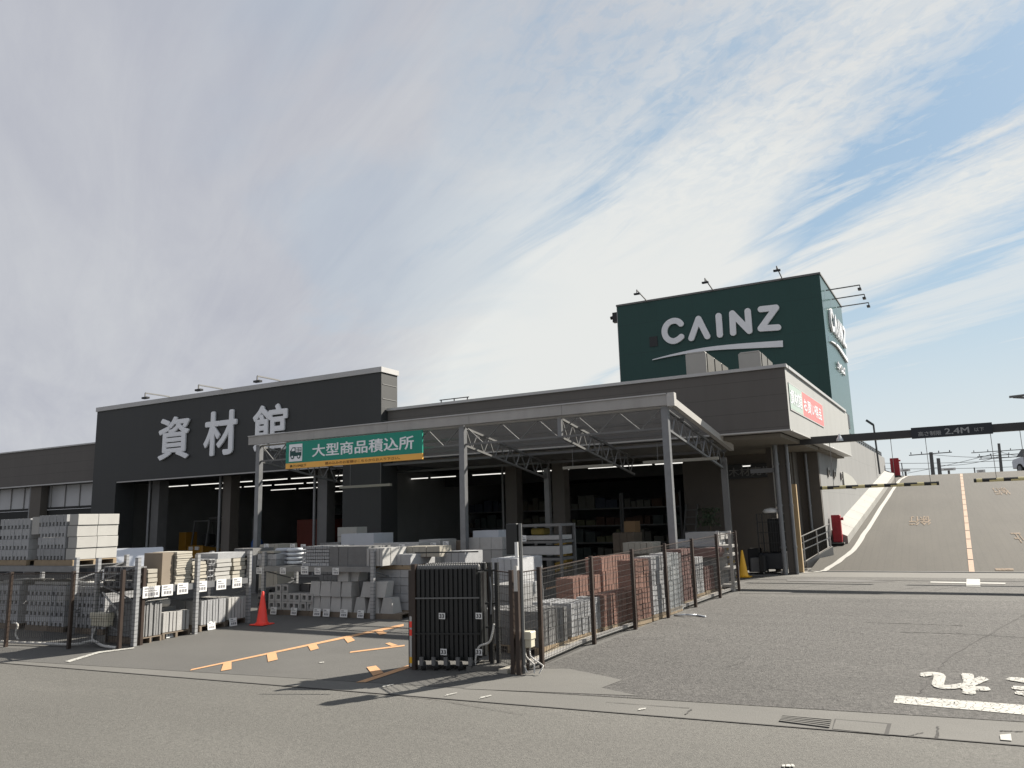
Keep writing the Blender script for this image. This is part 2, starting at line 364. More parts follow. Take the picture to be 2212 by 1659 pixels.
def tag(o, label=None, cat=None, group=None, kind=None):
    if label: o['label'] = label
    if cat: o['category'] = cat
    if group: o['group'] = group
    if kind: o['kind'] = kind
    return o
def T(name, loc, label, cat, group=None):
    o = bpy.data.objects.new(name, None); COL.objects.link(o); o.location = loc; o.empty_display_size = .2
    return tag(o, label, cat, group)
def STR(o): o['kind'] = 'structure'; return o
def copy_thing(o, loc, rz=0., label=None, group=None):
    c = o.copy(); COL.objects.link(c); c.location = loc; c.rotation_euler = (0, 0, rz)
    if label: c['label'] = label
    if group: c['group'] = group
    for ch in list(o.children):
        d = ch.copy(); COL.objects.link(d); d.parent = c
        for g in list(ch.children):
            e = g.copy(); COL.objects.link(e); e.parent = d
    return c

# writing: body fitted into a W x H frame whose lower left corner is org
def text(body, Wd, H, org, xd, zd, depth, m, name, parent, bold=0., keep=False):
    cu = bpy.data.curves.new(name, 'FONT'); cu.body = body; cu.resolution_u = 3
    cu.extrude = .05 if depth > 0 else 0
    ob = bpy.data.objects.new(name, cu); COL.objects.link(ob)
    src = bpy.data.meshes.new_from_object(ob); bpy.data.objects.remove(ob)
    xs = [v.co.x for v in src.vertices]; ys = [v.co.y for v in src.vertices]
    x0, x1, y0, y1 = min(xs)-bold, max(xs)+bold, min(ys)-bold, max(ys)+bold
    sx, sy = Wd/(x1-x0), H/(y1-y0)
    xd = V(xd).normalized(); zd = V(zd).normalized(); nd = xd.cross(zd)
    org = V(org); base = wloc(parent) if parent else org
    vs, fs = [], []                        # heavy weight: the same outline laid over itself, each a hair deeper
    offs = [(0, 0), (-1, 0), (1, 0), (0, -1), (0, 1), (-.7, -.7), (.7, .7), (-.7, .7), (.7, -.7)] if bold else [(0, 0)]
    for k, (ax_, ay_) in enumerate(offs):
        n0 = len(vs); e = k*.0011
        for v in src.vertices:
            z = (v.co.z/.1+.5)*depth if depth > 0 else 0
            vs.append(tuple(org + xd*((v.co.x+ax_*bold-x0)*sx) + zd*((v.co.y+ay_*bold-y0)*sy) + nd*(z-(e if depth > 0 and z > depth*.5 else 0)+(e*.6 if depth == 0 else 0)) - base))
        fs += [tuple(n0+i for i in f.vertices) for f in src.polygons]
    me = bpy.data.meshes.new(name); me.from_pydata(vs, [], fs); me.update(); me.materials.append(m)
    o = bpy.data.objects.new(name, me); COL.objects.link(o)
    if parent: o.parent = parent
    else: o.location = org
    return o
# rounded stroke letter, given as a polyline in the sign plane
def stroke(lines, w, depth, org, xd, zd, m, name, parent, w2=None, roundcap=True):
    xd = V(xd); zd = V(zd); nd = xd.cross(zd); org = V(org); base = wloc(parent); vs, fs = [], []
    for li, pts in enumerate(lines):
        P = [V((a, b)) for a, b in pts]; n = len(P); L = []; Rr = []; z0 = li*.0015
        ws = [w/2 if w2 is None else (w+(w2-w)*i/(n-1))/2 for i in range(n)]
        for i in range(n):
            d0 = (P[i]-P[i-1]).normalized() if i > 0 else (P[1]-P[0]).normalized()
            d1 = (P[i+1]-P[i]).normalized() if i < n-1 else d0
            t = (d0+d1).normalized(); nn = V((-t.y, t.x)); c = max(.72, nn.dot(V((-d0.y, d0.x))))
            L.append(P[i]+nn*ws[i]/c); Rr.append(P[i]-nn*ws[i]/c)
        def cap(c, d, r):
            nn = V((-d.y, d.x)); return [c + nn*r*math.cos(a) + d*r*math.sin(a) for a in [math.pi*k/10 for k in range(1, 10)]]
        c1 = cap(P[-1], (P[-1]-P[-2]).normalized(), ws[-1]) if roundcap else []; c0 = cap(P[0], (P[0]-P[1]).normalized(), ws[0]) if roundcap else []
        out = L + c1 + Rr[::-1] + c0; k = len(out); n0 = len(vs); iR = lambda i: n+len(c1)+(n-1-i)
        for q in out: vs.append(org + xd*q.x + zd*q.y + nd*z0 - base)
        for q in out: vs.append(org + xd*q.x + zd*q.y + nd*(depth+z0) - base)
        polys = [[i, i+1, iR(i+1), iR(i)] for i in range(n-1)]
        if roundcap: polys += [list(range(n-1, n+len(c1)+1)), list(range(iR(0), k)) + [0]]
        for pl in polys: fs.append([n0+a for a in pl][::-1]); fs.append([n0+k+a for a in pl])
        for i in range(k): fs.append([n0+i, n0+(i+1) % k, n0+k+(i+1) % k, n0+k+i])
    me = bpy.data.meshes.new(name); me.from_pydata([tuple(v) for v in vs], [], fs); bm = bmesh.new(); bm.from_mesh(me)
    bmesh.ops.recalc_face_normals(bm, faces=bm.faces); bm.to_mesh(me); bm.free(); me.materials.append(m)
    o = bpy.data.objects.new(name, me); COL.objects.link(o); o.parent = parent
    return o
def smooth2(pts, k=5):
    out = []
    for i in range(len(pts)-1):
        a = V(pts[max(i-1, 0)]); b0 = V(pts[i]); c = V(pts[i+1]); e = V(pts[min(i+2, len(pts)-1)])
        for j in range(k):
            t = j/k; q = .5*((2*b0)+(c-a)*t+(2*a-5*b0+4*c-e)*t*t+(3*b0-a-3*c+e)*t**3); out.append((q.x, q.y))
    return out + [tuple(pts[-1])]

# ================================================================ GROUND
zg = lambda x, y: gz(y)
def rows(name, m, x0, x1, ys, dz=0.):
    b = MB()
    for a, c in zip(ys[:-1], ys[1:]): b.face([(x0, a, gz(a)+dz), (x1, a, gz(a)+dz), (x1, c, gz(c)+dz), (x0, c, gz(c)+dz)])
    return STR(b.build(name, m, loc=(0, 0, 0)))
rows('ground', M['street'], -500, 500, [-120, 0, YF, 700])
def gpoly(name, m, pts, dz=.004, parent=None):      # polygon laid on the ground, world xy points
    b = MB(); b.face([(p[0], p[1], gz(p[1])+dz) for p in pts]); me = b.build(name, m, parent, loc=(0, 0, 0))
    return me if parent else STR(me)
def gpix(name, m, px, dz=.004, parent=None): return gpoly(name, m, [G(*p) for p in px], dz, parent)
def line2(p, q):                                   # returns y(x) through two world points
    return lambda x: p.y + (q.y-p.y)*(x-p.x)/(q.x-p.x)
gfar = line2(G(412, 1452), G(2212, 1562)); gnear = line2(G(562, 1478), G(2212, 1612))
gpoly('gutter_strip', M['gutter_conc'], [(-18.2, gnear(-18.2)), (20, gnear(20)), (20, gfar(20)), (-18.2, gfar(-18.2))], .004)
b = MB()
for x in range(-18, 20): b.face([(x, gnear(x)-.015, gz(gnear(x))+.008), (x+1, gnear(x+1)-.015, gz(gnear(x+1))+.008), (x+1, gnear(x+1)+.012, gz(gnear(x+1))+.008), (x, gnear(x)+.012, gz(gnear(x))+.008)])
STR(b.build('gutter_joint', M['crack']))
yl = line2(G(1125, 1462), G(1597, 1277))
FA = G(1122, 1458); FB = G(1597, 1276)
def fenx(y): return FA.x + (FB.x-FA.x)*(y-FA.y)/(FB.y-FA.y)
gpoly('lot_surface', M['lot'], [(fenx(gfar(-5.3)+.02), gfar(-5.3)+.02), (30, gfar(30)+.02), (30, 18.9), (fenx(18.9), 18.9)], .004)
gpoly('lot_upper_surface', M['lot2'], [(fenx(18.9), 18.9), (30, 18.9), (30, 23), (-4.2, 23), (fenx(20), 20)], .004)
b = MB(); b.face([(-60, gfar(-60)+.02, gz(gfar(-60))+.004), (FA.x, gfar(FA.x)+.02, gz(gfar(FA.x))+.004), (fenx(20), 20, gz(20)+.004), (fenx(20), 23, gz(23)+.004), (-60, 23, gz(23)+.004)])
STR(b.build('yard_surface', M['yard']))
gpoly('apron_slab', M['concrete'], [(-4.2, 23.02), (30, 23.02), (30, 24.95), (-4.2, 24.95)], .004)
# tar seams, patches and cracks across the lot
def ribbon(name, m, pts, w, dz=.009, jit=0., n=1, f=None):
    b = MB(); P = [V((p[0], p[1])) for p in pts]; Q = []
    for a, c in zip(P[:-1], P[1:]):
        for k in range(n): Q.append(a.lerp(c, k/n))
    Q.append(P[-1]); L = []
    for i, p in enumerate(Q):
        d = (Q[min(i+1, len(Q)-1)]-Q[max(i-1, 0)]).normalized(); nn = V((-d.y, d.x)); ww = w/2*(1+random.uniform(-jit, jit)); p = p+nn*random.uniform(-jit, jit)*w
        L.append((p+nn*ww, p-nn*ww))
    zf = f or (lambda x, y: gz(y))
    for a, c in zip(L[:-1], L[1:]): b.face([(q.x, q.y, zf(q.x, q.y)+dz) for q in (a[1], c[1], c[0], a[0])])
    return STR(b.build(name, m))
for pts, w in (([(1604, 1252), (1900, 1254), (2212, 1257)], .07), ([(1597, 1283), (1900, 1284), (2212, 1286)], .05), ([(1560, 1262), (1640, 1250)], .03)):
    ribbon('seam', M['crack'], [G(*p) for p in pts], w, .009, .4, 12)
gpoly('tar_patch', M['patch'], [G(1700, 1256), G(1850, 1258.5), G(1940, 1257), G(1850, 1253.5), G(1700, 1252.5)], .012)
for pts, w in (([(1150, 1350), (1420, 1325)], .015), ([(1940, 1366), (2080, 1370), (2212, 1378)], .035), ([(1610, 1430), (1560, 1445)], .015),
               ([(1870, 1345), (1960, 1348), (2080, 1352)], .04), ([(1800, 1362), (1870, 1370)], .02), ([(2262, 1300), (2050, 1420), (1985, 1500)], .035),
               ([(1325, 1380), (1420, 1382)], .015), ([(1350, 1345), (1500, 1352)], .012), ([(1380, 1395), (1300, 1400)], .015)):
    ribbon('crack', M['crack'], [G(*p) for p in pts], w*.7, .009, .7, 26)
for pts, w in (([(1850, 1583), (1960, 1592), (1995, 1584)], .012), ([(880, 1506), (940, 1512), (1130, 1545)], .008), ([(1480, 1545), (1495, 1533)], .02), ([(2026, 1571), (2024, 1596)], .02), ([(2160, 1580), (2212, 1582)], .02), ([(1310, 1518), (1490, 1531)], .01)):
    ribbon('crack', M['crack'], [G(*p) for p in pts], w, .010, .5, 14)
gpoly('smooth_patch', M['gutter_conc'], [G(1128, 1464), G(1040, 1474), G(1000, 1489), G(1383, 1504.5), G(1300, 1487), G(1345, 1470), G(1230, 1446), G(1172, 1446)], .0085)
# ---- road markings
def mark(m, px, dz=.01, name='road_marking'): return gpix(name, m, px, dz)
O = M['orange']
mark(O, [(410, 1450), (414, 1446.5), (872, 1348.5), (872, 1353.5)])
for q in ([(483, 1433), (500, 1429.5), (500, 1447), (477, 1451)], [(576, 1413), (596, 1409), (600, 1426), (579, 1431)], [(664, 1394), (682, 1390), (689, 1402), (671, 1407)],
          [(741, 1377.5), (756, 1374.5), (767, 1384.5), (751, 1390)], [(809, 1363.5), (822, 1361), (836, 1369), (820, 1373.5)]):
    mark(O, [q[3], q[2], q[1], q[0]], .012)
mark(O, [(755, 1411.5), (757, 1408.5), (874, 1394), (874, 1397)])
mark(O, [(832, 1391), (842, 1389), (860, 1395), (846, 1397)][::-1])
mark(O, [(768, 1475.5), (790, 1475), (888, 1443), (888, 1436)])
mark(O, [(792, 1443), (812, 1439.5), (829, 1455), (806, 1462)][::-1], .014)
mark(O, [(1064, 1309), (1113, 1296), (1113, 1293), (1062, 1304)])
mark(O, [(1068, 1305), (1090, 1312), (1097, 1308), (1080, 1302)], .014)
mark(O, [(1180, 1275), (1300, 1246), (1300, 1243), (1180, 1271)], .012)
ww = M['white_worn']
mark(ww, [(1930, 1520), (2290, 1553), (2290, 1531), (1935, 1503.5)])
wp = M['white_paint']
a = G(2145, 1466); c = G(1986, 1490)
xd = V((G(1986, 1470).x-G(2144, 1480).x, G(1986, 1470).y-G(2144, 1480).y, 0)).normalized(); zd = V((xd.y, -xd.x, 0)); zd = V((-zd.x, -zd.y, 0)) if zd.y > 0 else zd
yf = G(2060, 1455).y; yn = G(2060, 1500).y
def roadtext(s, xr, xl, y0, y1, m, z=None, bold=.03, zf=None, flip=True):
    Hh = y0-y1; slope = S
    zz = gz(y0)+.012
    o = text(s, xr-xl, Hh, (xr, y0, zz), (-1, 0, 0), (0, -1, -S), 0, m, 'road_lettering', None, bold)
    return STR(o)
o1 = roadtext('れ', G(2144, 1490).x, G(1986, 1470).x, yf, yn, ww, bold=.05)
o2 = roadtext('ま', G(2144, 1490).x+1.27, G(2174, 1475).x, yf, yn, ww, bold=.05)
# white lane bar with a square plate in front of the ramp
mark(wp, [(2010, 1259.5), (2172, 1262.5), (2172, 1260), (2010, 1257)], .012)
mark(wp, [(2087, 1268), (2118, 1268.5), (2117, 1252), (2088, 1251.5)], .016)
for q in ([(1377, 1537), (1394, 1534), (1396, 1531), (1380, 1533)], [(2162, 1601), (2186, 1603), (2184, 1588), (2160, 1590)], [(960, 1506), (985, 1500), (988, 1498), (965, 1502)], [(1035, 1512), (1062, 1505), (1062, 1503), (1038, 1508)], [(1690, 1659), (1718, 1659), (1714, 1654), (1690, 1654)],
          [(825, 1487), (850, 1481), (850, 1479), (828, 1483)], [(690, 1434), (700, 1433), (700, 1431), (690, 1432)], [(150, 1432), (215, 1412), (290, 1402), (290, 1400), (212, 1409), (140, 1430)]):
    mark(ww if q[0][0] != 2162 else wp, q, .014)

# ================================================================ RAMP
RZ0, RSL, RY0, RY1 = .76, .131, 25.0, 53.9
rz = lambda x, y: RZ0 + RSL*(min(max(y, RY0), RY1)-RY0)
def RP(px, py):
    d = ray(px, py); n = V((1, 0, 0)).cross(V((EE, 1, RSL))); p0 = V((-3.2, 25, .76))
    p = CP + d*((p0-CP).dot(n)/d.dot(n))
    return p if p.y > RY0 else G(px, py)
b = MB(); xl = lambda y: SX(y, -3.5, 21)
for y0, y1 in ((24.95, RY0), (RY0, RY1), (RY1, 95)):
    b.face([(xl(y0), y0, rz(0, y0)+.006), (9.5, y0, rz(0, y0)+.006), (9.5, y1, rz(0, y1)+.006), (xl(y1), y1, rz(0, y1)+.006)])
b.face([(9.5, 24.95, 0), (9.5, 95, 0), (9.5, 95, 4.5), (9.5, RY1, 4.55), (9.5, 24.95, .76)])
b.face([(9.5, 95, 0), (-3, 95, 0), (-3, 95, 4.5), (9.5, 95, 4.5)])
STR(b.build('ramp_road', M['ramp'], loc=(0, 0, 0)))
b = MB(); b.box(-3.3, 24.9, .70, 12, 25.0, .785); STR(b.build('ramp_threshold', M['white_wall']))
pts = [RP(*p) for p in ((1716, 1238.5), (1760, 1237), (1784, 1232), (1812, 1214), (1844, 1189), (1875, 1142), (1926, 1062), (1944, 1037), (1958, 1029), (1990, 1026))]
ribbon('ramp_edge_line', wp, pts, .17, .016, .08, 6, rz)
p, q = RP(2099.5, 1236), RP(2076.3, 1023.5)
ramp_or = mat('pinkish_orange_paint', (.34, .235, .165), .8, .12, 8, coord='World', grain=.25, gscale=20)
for k in range(16):
    a = p.lerp(q, k/16.); c = p.lerp(q, (k+.93)/16.)
    ribbon('ramp_centre_line', ramp_or, [a, c], .135, .016, 0, 1, rz)
def ramptext(s, px0, px1, py0, py1, m, bold=.02):
    a = RP(px0, (py0+py1)/2); c = RP(px1, (py0+py1)/2); f = RP((px0+px1)/2, py0); nn = RP((px0+px1)/2, py1)
    y0 = f.y; y1 = nn.y
    return STR(text(s, abs(c.x-a.x), y0-y1, (c.x, y0, rz(0, y0)+.018), (-1, 0, 0), (0, -1, -RSL), 0, m, 'road_lettering', None, bold))
owm = worn('worn_orange_road_paint', (.2, .145, .095), .0)
ramptext('徐行', 1964, 2011, 1116, 1136, owm); ramptext('徐行', 2146, 2180, 1054, 1070, owm); ramptext('止', 2190, 2212, 1152, 1174, owm)
ramptext('一', 2150, 2190, 1229, 1234, owm)
# low retaining kerb along the ramp
b = MB()
def seg(y0, y1, xa, xb, h):
    b.hexa([(SX(y0, xa, 21), y0, rz(0, y0)-.3), (SX(y0, xb, 21), y0, rz(0, y0)-.3), (SX(y1, xb, 21), y1, rz(0, y1)-.3), (SX(y1, xa, 21), y1, rz(0, y1)-.3)],
           [(SX(y0, xa, 21), y0, rz(0, y0)+h+.22), (SX(y0, xb, 21), y0, rz(0, y0)+h), (SX(y1, xb, 21), y1, rz(0, y1)+h), (SX(y1, xa, 21), y1, rz(0, y1)+h+.22)])
n = 13
for k in range(n):
    y0 = 29.75+(53.2-29.75)*k/n; y1 = 29.75+(53.2-29.75)*(k+1)/n-.02
    seg(y0, y1, -3.455, -2.95, .27)
kb = b.build('ramp_kerb_wall', mat('pale_cast_concrete', (.235, .23, .21), .8, .08, 2, coord='World', stain=.2)); tag(kb, 'low bright concrete kerb wall climbing the left edge of the ramp', 'kerb wall')
# flat roof parking beyond the crest sits behind the ramp
b = MB(); b.box(-40, 53.9, 4.1, SX(54, -2.93, 21), 95, 4.5); STR(b.build('parking_deck', M['ramp']))

# ================================================================ STORE BUILDING
Bst = T('store_building', (-9.4, 21, .76), 'long low shop with brown front band, dark open bay and pale side wall', 'building')
XR, XL = -2.93, -15.9
ZW = 5.72
def P(b, name, m, par=Bst, **k): return b.build(name, m, par, **k)
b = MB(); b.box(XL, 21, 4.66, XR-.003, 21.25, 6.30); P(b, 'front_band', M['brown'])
def side(y0, y1, z0, z1, t=.25, off=0.):
    return [(SX(y0, XR, 21)-t+off, y0), (SX(y0, XR, 21)+off, y0), (SX(y1, XR, 21)+off, y1), (SX(y1, XR, 21)-t+off, y1)], z0, z1
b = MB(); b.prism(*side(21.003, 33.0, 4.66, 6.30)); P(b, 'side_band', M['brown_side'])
WO = -.53
b = MB(); b.prism(*side(28.5, 33.0, .0, 4.619, off=WO)); b.prism(*side(33.003, 53.6, 0, ZW, off=WO)); P(b, 'side_wall', M['white_wall'])
b = MB(); b.box(XL, 20.94, 6.30, XR+.05, 21.3, 6.385); b.prism([(SX(21.3, XR, 21)-.3, 21.303), (SX(21.3, XR, 21)+.05, 21.303), (SX(32.3, XR, 21)+.05, 32.3), (SX(32.3, XR, 21)-.3, 32.3)], 6.30, 6.385)
P(b, 'roof_coping', M['trim'])
b = MB(); b.box(XL, 20.97, 4.62, XR+.02, 21.26, 4.658); b.prism([(SX(21.3, XR, 21)-.27, 21.263), (SX(21.3, XR, 21)+.02, 21.263), (SX(33, XR, 21)+.02, 33), (SX(33, XR, 21)-.27, 33)], 4.62, 4.658)
P(b, 'drip_edge', M['white_metal'])
b = MB(); b.prism([(XL, 21.27), (XR-.29, 21.27), (SX(26.99, XR, 21)-.29, 26.99), (XL, 26.99)], 4.5, 4.6); b.prism([(-6, 27.205), (SX(27.2, XR, 21)-.27, 27.205), (SX(33, XR, 21)-.27, 33), (-6, 33)], 4.56, 4.615); P(b, 'soffit', M['soffit'])
b = MB(); b.box(-30, 21.5, 4.9, -3.3, 53.5, 5.0); P(b, 'roof_deck', M['concrete'])
b = MB(); b.prism(*side(32.303, 33.0, 6.301, 6.36)); b.prism([(SX(33, XR, 21)-.4, 33.01), (SX(33, XR, 21)+.01, 33.01), (SX(33.5, XR, 21)+.01, 33.5), (SX(33.5, XR, 21)-.4, 33.5)], ZW+.02, 6.3); P(b, 'parapet_step', M['black_metal'])
# black railing over the far wall
b = MB()
for z in (ZW+.08, ZW+.18, ZW+.28): b.bar((SX(33.6, XR+WO-.1, 21), 33.6, z), (SX(52.8, XR+WO-.1, 21), 52.8, z), .04, .05)
for k in range(24): y = 33.7+k*.83; b.bar((SX(y, XR+WO-.1, 21), y, ZW), (SX(y, XR+WO-.1, 21), y, ZW+.32), .05)
r_ = b.build('roof_railing', M['black_metal']); tag(r_, 'black railing running along the top of the white ramp side wall', 'railing')
# recessed walls, interior
x1480 = PY(1480, 1100, 27).x; x1672 = PY(1672, 1100, 27).x
b = MB(); b.box(x1480, 27, .76, -3.85, 27.2, 4.5); P(b, 'recessed_wall', M['taupe'])
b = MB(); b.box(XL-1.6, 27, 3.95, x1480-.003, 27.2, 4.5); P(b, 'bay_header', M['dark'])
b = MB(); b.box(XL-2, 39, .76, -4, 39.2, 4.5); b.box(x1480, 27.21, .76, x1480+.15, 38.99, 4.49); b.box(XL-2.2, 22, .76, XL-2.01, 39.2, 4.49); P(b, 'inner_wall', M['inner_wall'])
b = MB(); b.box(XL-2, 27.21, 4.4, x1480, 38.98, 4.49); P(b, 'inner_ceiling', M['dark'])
b = MB(); b.box(XL-2, 23.2, .74, -4, 38.98, .775); P(b, 'inner_floor', M['inner_floor'])
for px in (1111, 1213):
    x = PY(px, 1110, 24).x; b = MB(); b.box(x-.22, 23.8, .76, x+.22, 24.24, 4.495)
    for k in range(6):
        pass
    c = P(b, 'column', M['taupe'])
    b = MB()
    for k in range(5): b.hexa([(x-.225, 23.79, .78+k*.2), (x+.225, 23.79, .9+k*.2), (x+.225, 24.25, .9+k*.2), (x-.225, 24.25, .78+k*.2)], [(x-.225, 23.79, .88+k*.2), (x+.225, 23.79, 1.0+k*.2), (x+.225, 24.25, 1.0+k*.2), (x-.225, 24.25, .88+k*.2)])
    b.build('warning_stripe', M['tape'], c)
    b = MB(); b.tube((x-.3, 23.75, .76), (x-.3, 23.75, 4.49), .04, 8); P(b, 'downpipe', M['galv_dull'])
def column(px0, px1, Y, name='column', m='taupe', d=.4, z1=4.495):
    a = PY(px0, 1100, Y).x; c = PY(px1, 1100, Y).x; b = MB(); b.box(a, Y, .76, c, Y+d, z1); return P(b, name, M[m])
column(1692, 1707, 23.9); column(1664, 1676, 24.6, d=.5)
for px, Y, r in ((1685, 23.75, .075), (1710, 23.86, .05), (1750, 28.2, .05)):
    x = PY(px, 1100, Y).x; b = MB(); b.tube((x, Y, .76), (x, Y, 4.5), r, 12)
    for z in (1.5, 2.7, 3.9): b.tube((x, Y, z), (x, Y, z+.06), r*1.25, 12)
    P(b, 'downpipe', M['galv'], smooth=False)
b = MB(); x0 = PY(1705, 1100, 28.3).x; b.box(x0, 28.3, .76, SX(28.5, XR+WO, 21)-.01, 28.49, 4.55); P(b, 'return_wall', M['taupe'])
b = MB(); b.box(-3.86, 27.25, .76, -3.80, 28.29, 4.55); P(b, 'return_wall', M['taupe'])
b = MB(); x0 = PY(1707, 1100, 24.6).x; b.box(x0, 24.45, .76, x0+.24, 24.6, 3.35); P(b, 'sunlit_reveal', M['tan'])  # sunlit sliver of the wall, its light put into the colour
b = MB(); b.box(PY(1620, 1000, 24.2).x, 24.15, 3.72, PY(1688, 1000, 24.2).x, 24.25, 3.85); P(b, 'cross_pipe', M['galv'])
def SP(px, py):
    d = ray(px, py); t = (XR-EE*21-CP.x+EE*CP.y)/(d.x-EE*d.y); return CP + d*t
def WPt(px, py):
    d = ray(px, py); x_ = XR+WO; t = (x_-EE*21-CP.x+EE*CP.y)/(d.x-EE*d.y); return CP + d*t
for px, py in ((1788, 1020), (1801, 1024), (1816, 1028)):
    p = WPt(px, py); b = MB(); b.lathe((0, 0, 0), [(.17, 0), (.17, .03)], 16)
    vb = MB(); vb.v = [(p.x+.02+z, p.y+x, p.z+y) for x, y, z in b.v]; vb.f = b.f; vb.m = b.m
    vt = P(vb, 'round_vent', M['white_metal'])
    b = MB(); b.box(p.x+.055, p.y-.08, p.z-.09, p.x+.075, p.y+.08, p.z+.07); b.build('vent_opening', M['grille'], vt)
p = WPt(1821, 1048); q = WPt(1849, 1046); b = MB()
poly = [(p.y, p.z), (q.y, p.z)] + [(p.y+(q.y-p.y)*(math.cos(t)*.5+.5) if t > R(45) else q.y, 0) for t in ()]
zz = WPt(1835, 1024).z; n0 = len(poly)
pts = [(p.y, p.z)] + [(q.y, p.z)] + [(q.y-(q.y-p.y)*(1-math.cos(R(a))), p.z+(zz-p.z)*math.sin(R(a))) for a in (25, 50, 70, 90)] + [(p.y, zz)]
b.v = [(SX(y, XR+WO, 21)+.01, y, z) for y, z in pts]+[(SX(y, XR+WO, 21)+.06, y, z) for y, z in pts]; k = len(pts)
b.f = [tuple(range(k, 2*k)), tuple(reversed(range(k)))] + [(i, (i+1) % k, k+(i+1) % k, k+i) for i in range(k)]; b.m = [0]*len(b.f)
P(b, 'wall_hatch', mat('grey_green_hatch', (.34, .34, .31), .6, .05, 3))

# ================================================================ MATERIALS HALL (charcoal)
HL, HR, HY = -31.2, -15.93, 20.69
Bh = T('warehouse_building', (-23.5, HY, .69), 'charcoal clad hall with tall flat front above a wide open bay, left of the canopy', 'building')
H = lambda b, name, m, **k: b.build(name, M[m], Bh, **k)
b = MB(); b.box(HL, HY, 4.55, HR, HY+.9, 7.62); b.box(HL, HY+.001, .6, -29.66, HY+.899, 4.549); b.box(-17.57, HY+.001, .6, HR, HY+.899, 4.549); H(b, 'front_wall', 'black_wall')
b = MB(); b.box(HL-.04, HY-.05, 7.62, HR+.04, HY+.95, 7.80); H(b, 'roof_coping', 'trim')
b = MB()
for z in (5.2, 5.95, 6.7, 7.2): b.box(HR-.0, HY+.06, z, HR+.012, HY+.85, z+.025)
H(b, 'side_joint', 'galv_dull')
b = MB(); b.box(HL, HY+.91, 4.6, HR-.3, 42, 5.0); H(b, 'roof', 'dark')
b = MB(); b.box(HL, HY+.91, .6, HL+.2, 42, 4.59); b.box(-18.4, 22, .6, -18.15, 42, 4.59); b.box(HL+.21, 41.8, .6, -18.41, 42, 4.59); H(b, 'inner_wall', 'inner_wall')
b = MB(); b.box(HL+.21, 21.6, .70, -18.41, 41.79, .765); H(b, 'inner_floor', 'inner_floor')
for x in (-28.5, -24.3, -19.4):
    b = MB(); b.box(x-.2, 21.7, .7, x+.25, 22.15, 4.595); H(b, 'column', 'galv_dull') if x != -24.3 else H(b, 'column', 'taupe')
    b = MB(); b.tube((x-.3, 21.66, .7), (x-.3, 21.66, 4.59), .055, 10); H(b, 'downpipe', 'galv')
b = MB(); b.box(-29.66, HY+.02, 4.50, -17.57, HY+.06, 4.549); H(b, 'drip_edge', 'trim')

# ================================================================ LOW BUILDING at far left
Bl = T('annex_building', (-40, 21, .69), 'low brown banded wing with frosted panels at the far left edge', 'building')
L_ = lambda b, name, m: b.build(name, M[m], Bl)
zb = PY(150, 1093, 21.3).z; zt = PY(150, 1042, 21).z
b = MB(); b.box(-75, 21, zt, HL-.003, 21.3, 6.30); L_(b, 'front_band', 'brown')
b = MB(); b.box(-75, 20.95, 6.30, HL-.045, 21.35, 6.36); b.box(-75, 20.96, zt-.05, HL-.003, 21.3, zt-.002); L_(b, 'roof_coping', 'trim')
b = MB(); b.box(-75, 21.36, 5.9, HL-.01, 60, 6.1); L_(b, 'roof', 'concrete')
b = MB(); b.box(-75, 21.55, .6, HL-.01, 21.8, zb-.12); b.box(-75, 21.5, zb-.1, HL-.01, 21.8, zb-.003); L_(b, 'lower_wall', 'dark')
x = HL-.02
for k in range(24):
    x0 = x-1.05
    b = MB(); b.box(x0+.03, 21.55, zb, x-.03, 21.6, zt-.055); w = L_(b, 'window', 'frost')
    b = MB(); b.box(x-.03, 21.5, zb, x+.0, 21.62, zt-.055); b.build('frame', M['trim'], w)
    x = x0
for px in (80,):
    x = PY(px, 1080, 21.2).x; b = MB(); b.box(x-.45, 21.15, .6, x+.35, 21.49, zt-.055); L_(b, 'column', 'taupe')
    b = MB(); b.box(x-.62, 21.2, .6, x-.47, 21.35, zt-.055); L_(b, 'downpipe', 'galv')

# ================================================================ TOWER
TY = 36.; TX0, TX1 = -12.83, -3.17; TD = 6.8
Bt = T('sign_tower', (-8, TY, 5), 'tall dark green sign tower block rising above the flat roof', 'tower')
b = MB(); pl = [(TX0, TY), (TX1, TY), (TX1+EE*TD, TY+TD), (TX0+EE*TD, TY+TD)]
b.prism(pl, 5.0, 13.05); b.m = [0, 0, 0, 1, 0, 1]; b.build('wall', [M['green_wall'], M['green_lit_side']], Bt)
b = MB(); b.prism([(TX0-.04, TY-.04), (TX1+.04, TY-.04), (TX1+.04+EE*TD, TY+TD+.04), (TX0-.04+EE*TD, TY+TD+.04)], 13.052, 13.14); b.build('roof_coping', M['galv_dull'], Bt)
b = MB(); b.box(TX0-.03, TY+.01, 5, TX0-.002, TY+.3, 13.05); b.build('corner_trim', M['trim'], Bt)
p = PY(1412, 738, TY); b = MB(); b.box(p.x-.2, TY-.03, p.z-.25, p.x+.2, TY-.002, p.z+.25); b.build('hatch', M['black_metal'], Bt)
p = PY(1329, 684, TY+.3); b = MB(); b.box(p.x-.12, TY+.2, p.z-.3, TX0-.04, TY+.5, p.z+.2); b.tube((p.x-.25, TY+.3, p.z-.05), (p.x+.1, TY+.3, p.z), .09, 8); b.build('bracket', M['black_metal'], Bt)
def z8(x, y): return ((1400+x/3.16)*.9217, (600+y/3.16)*.9217)
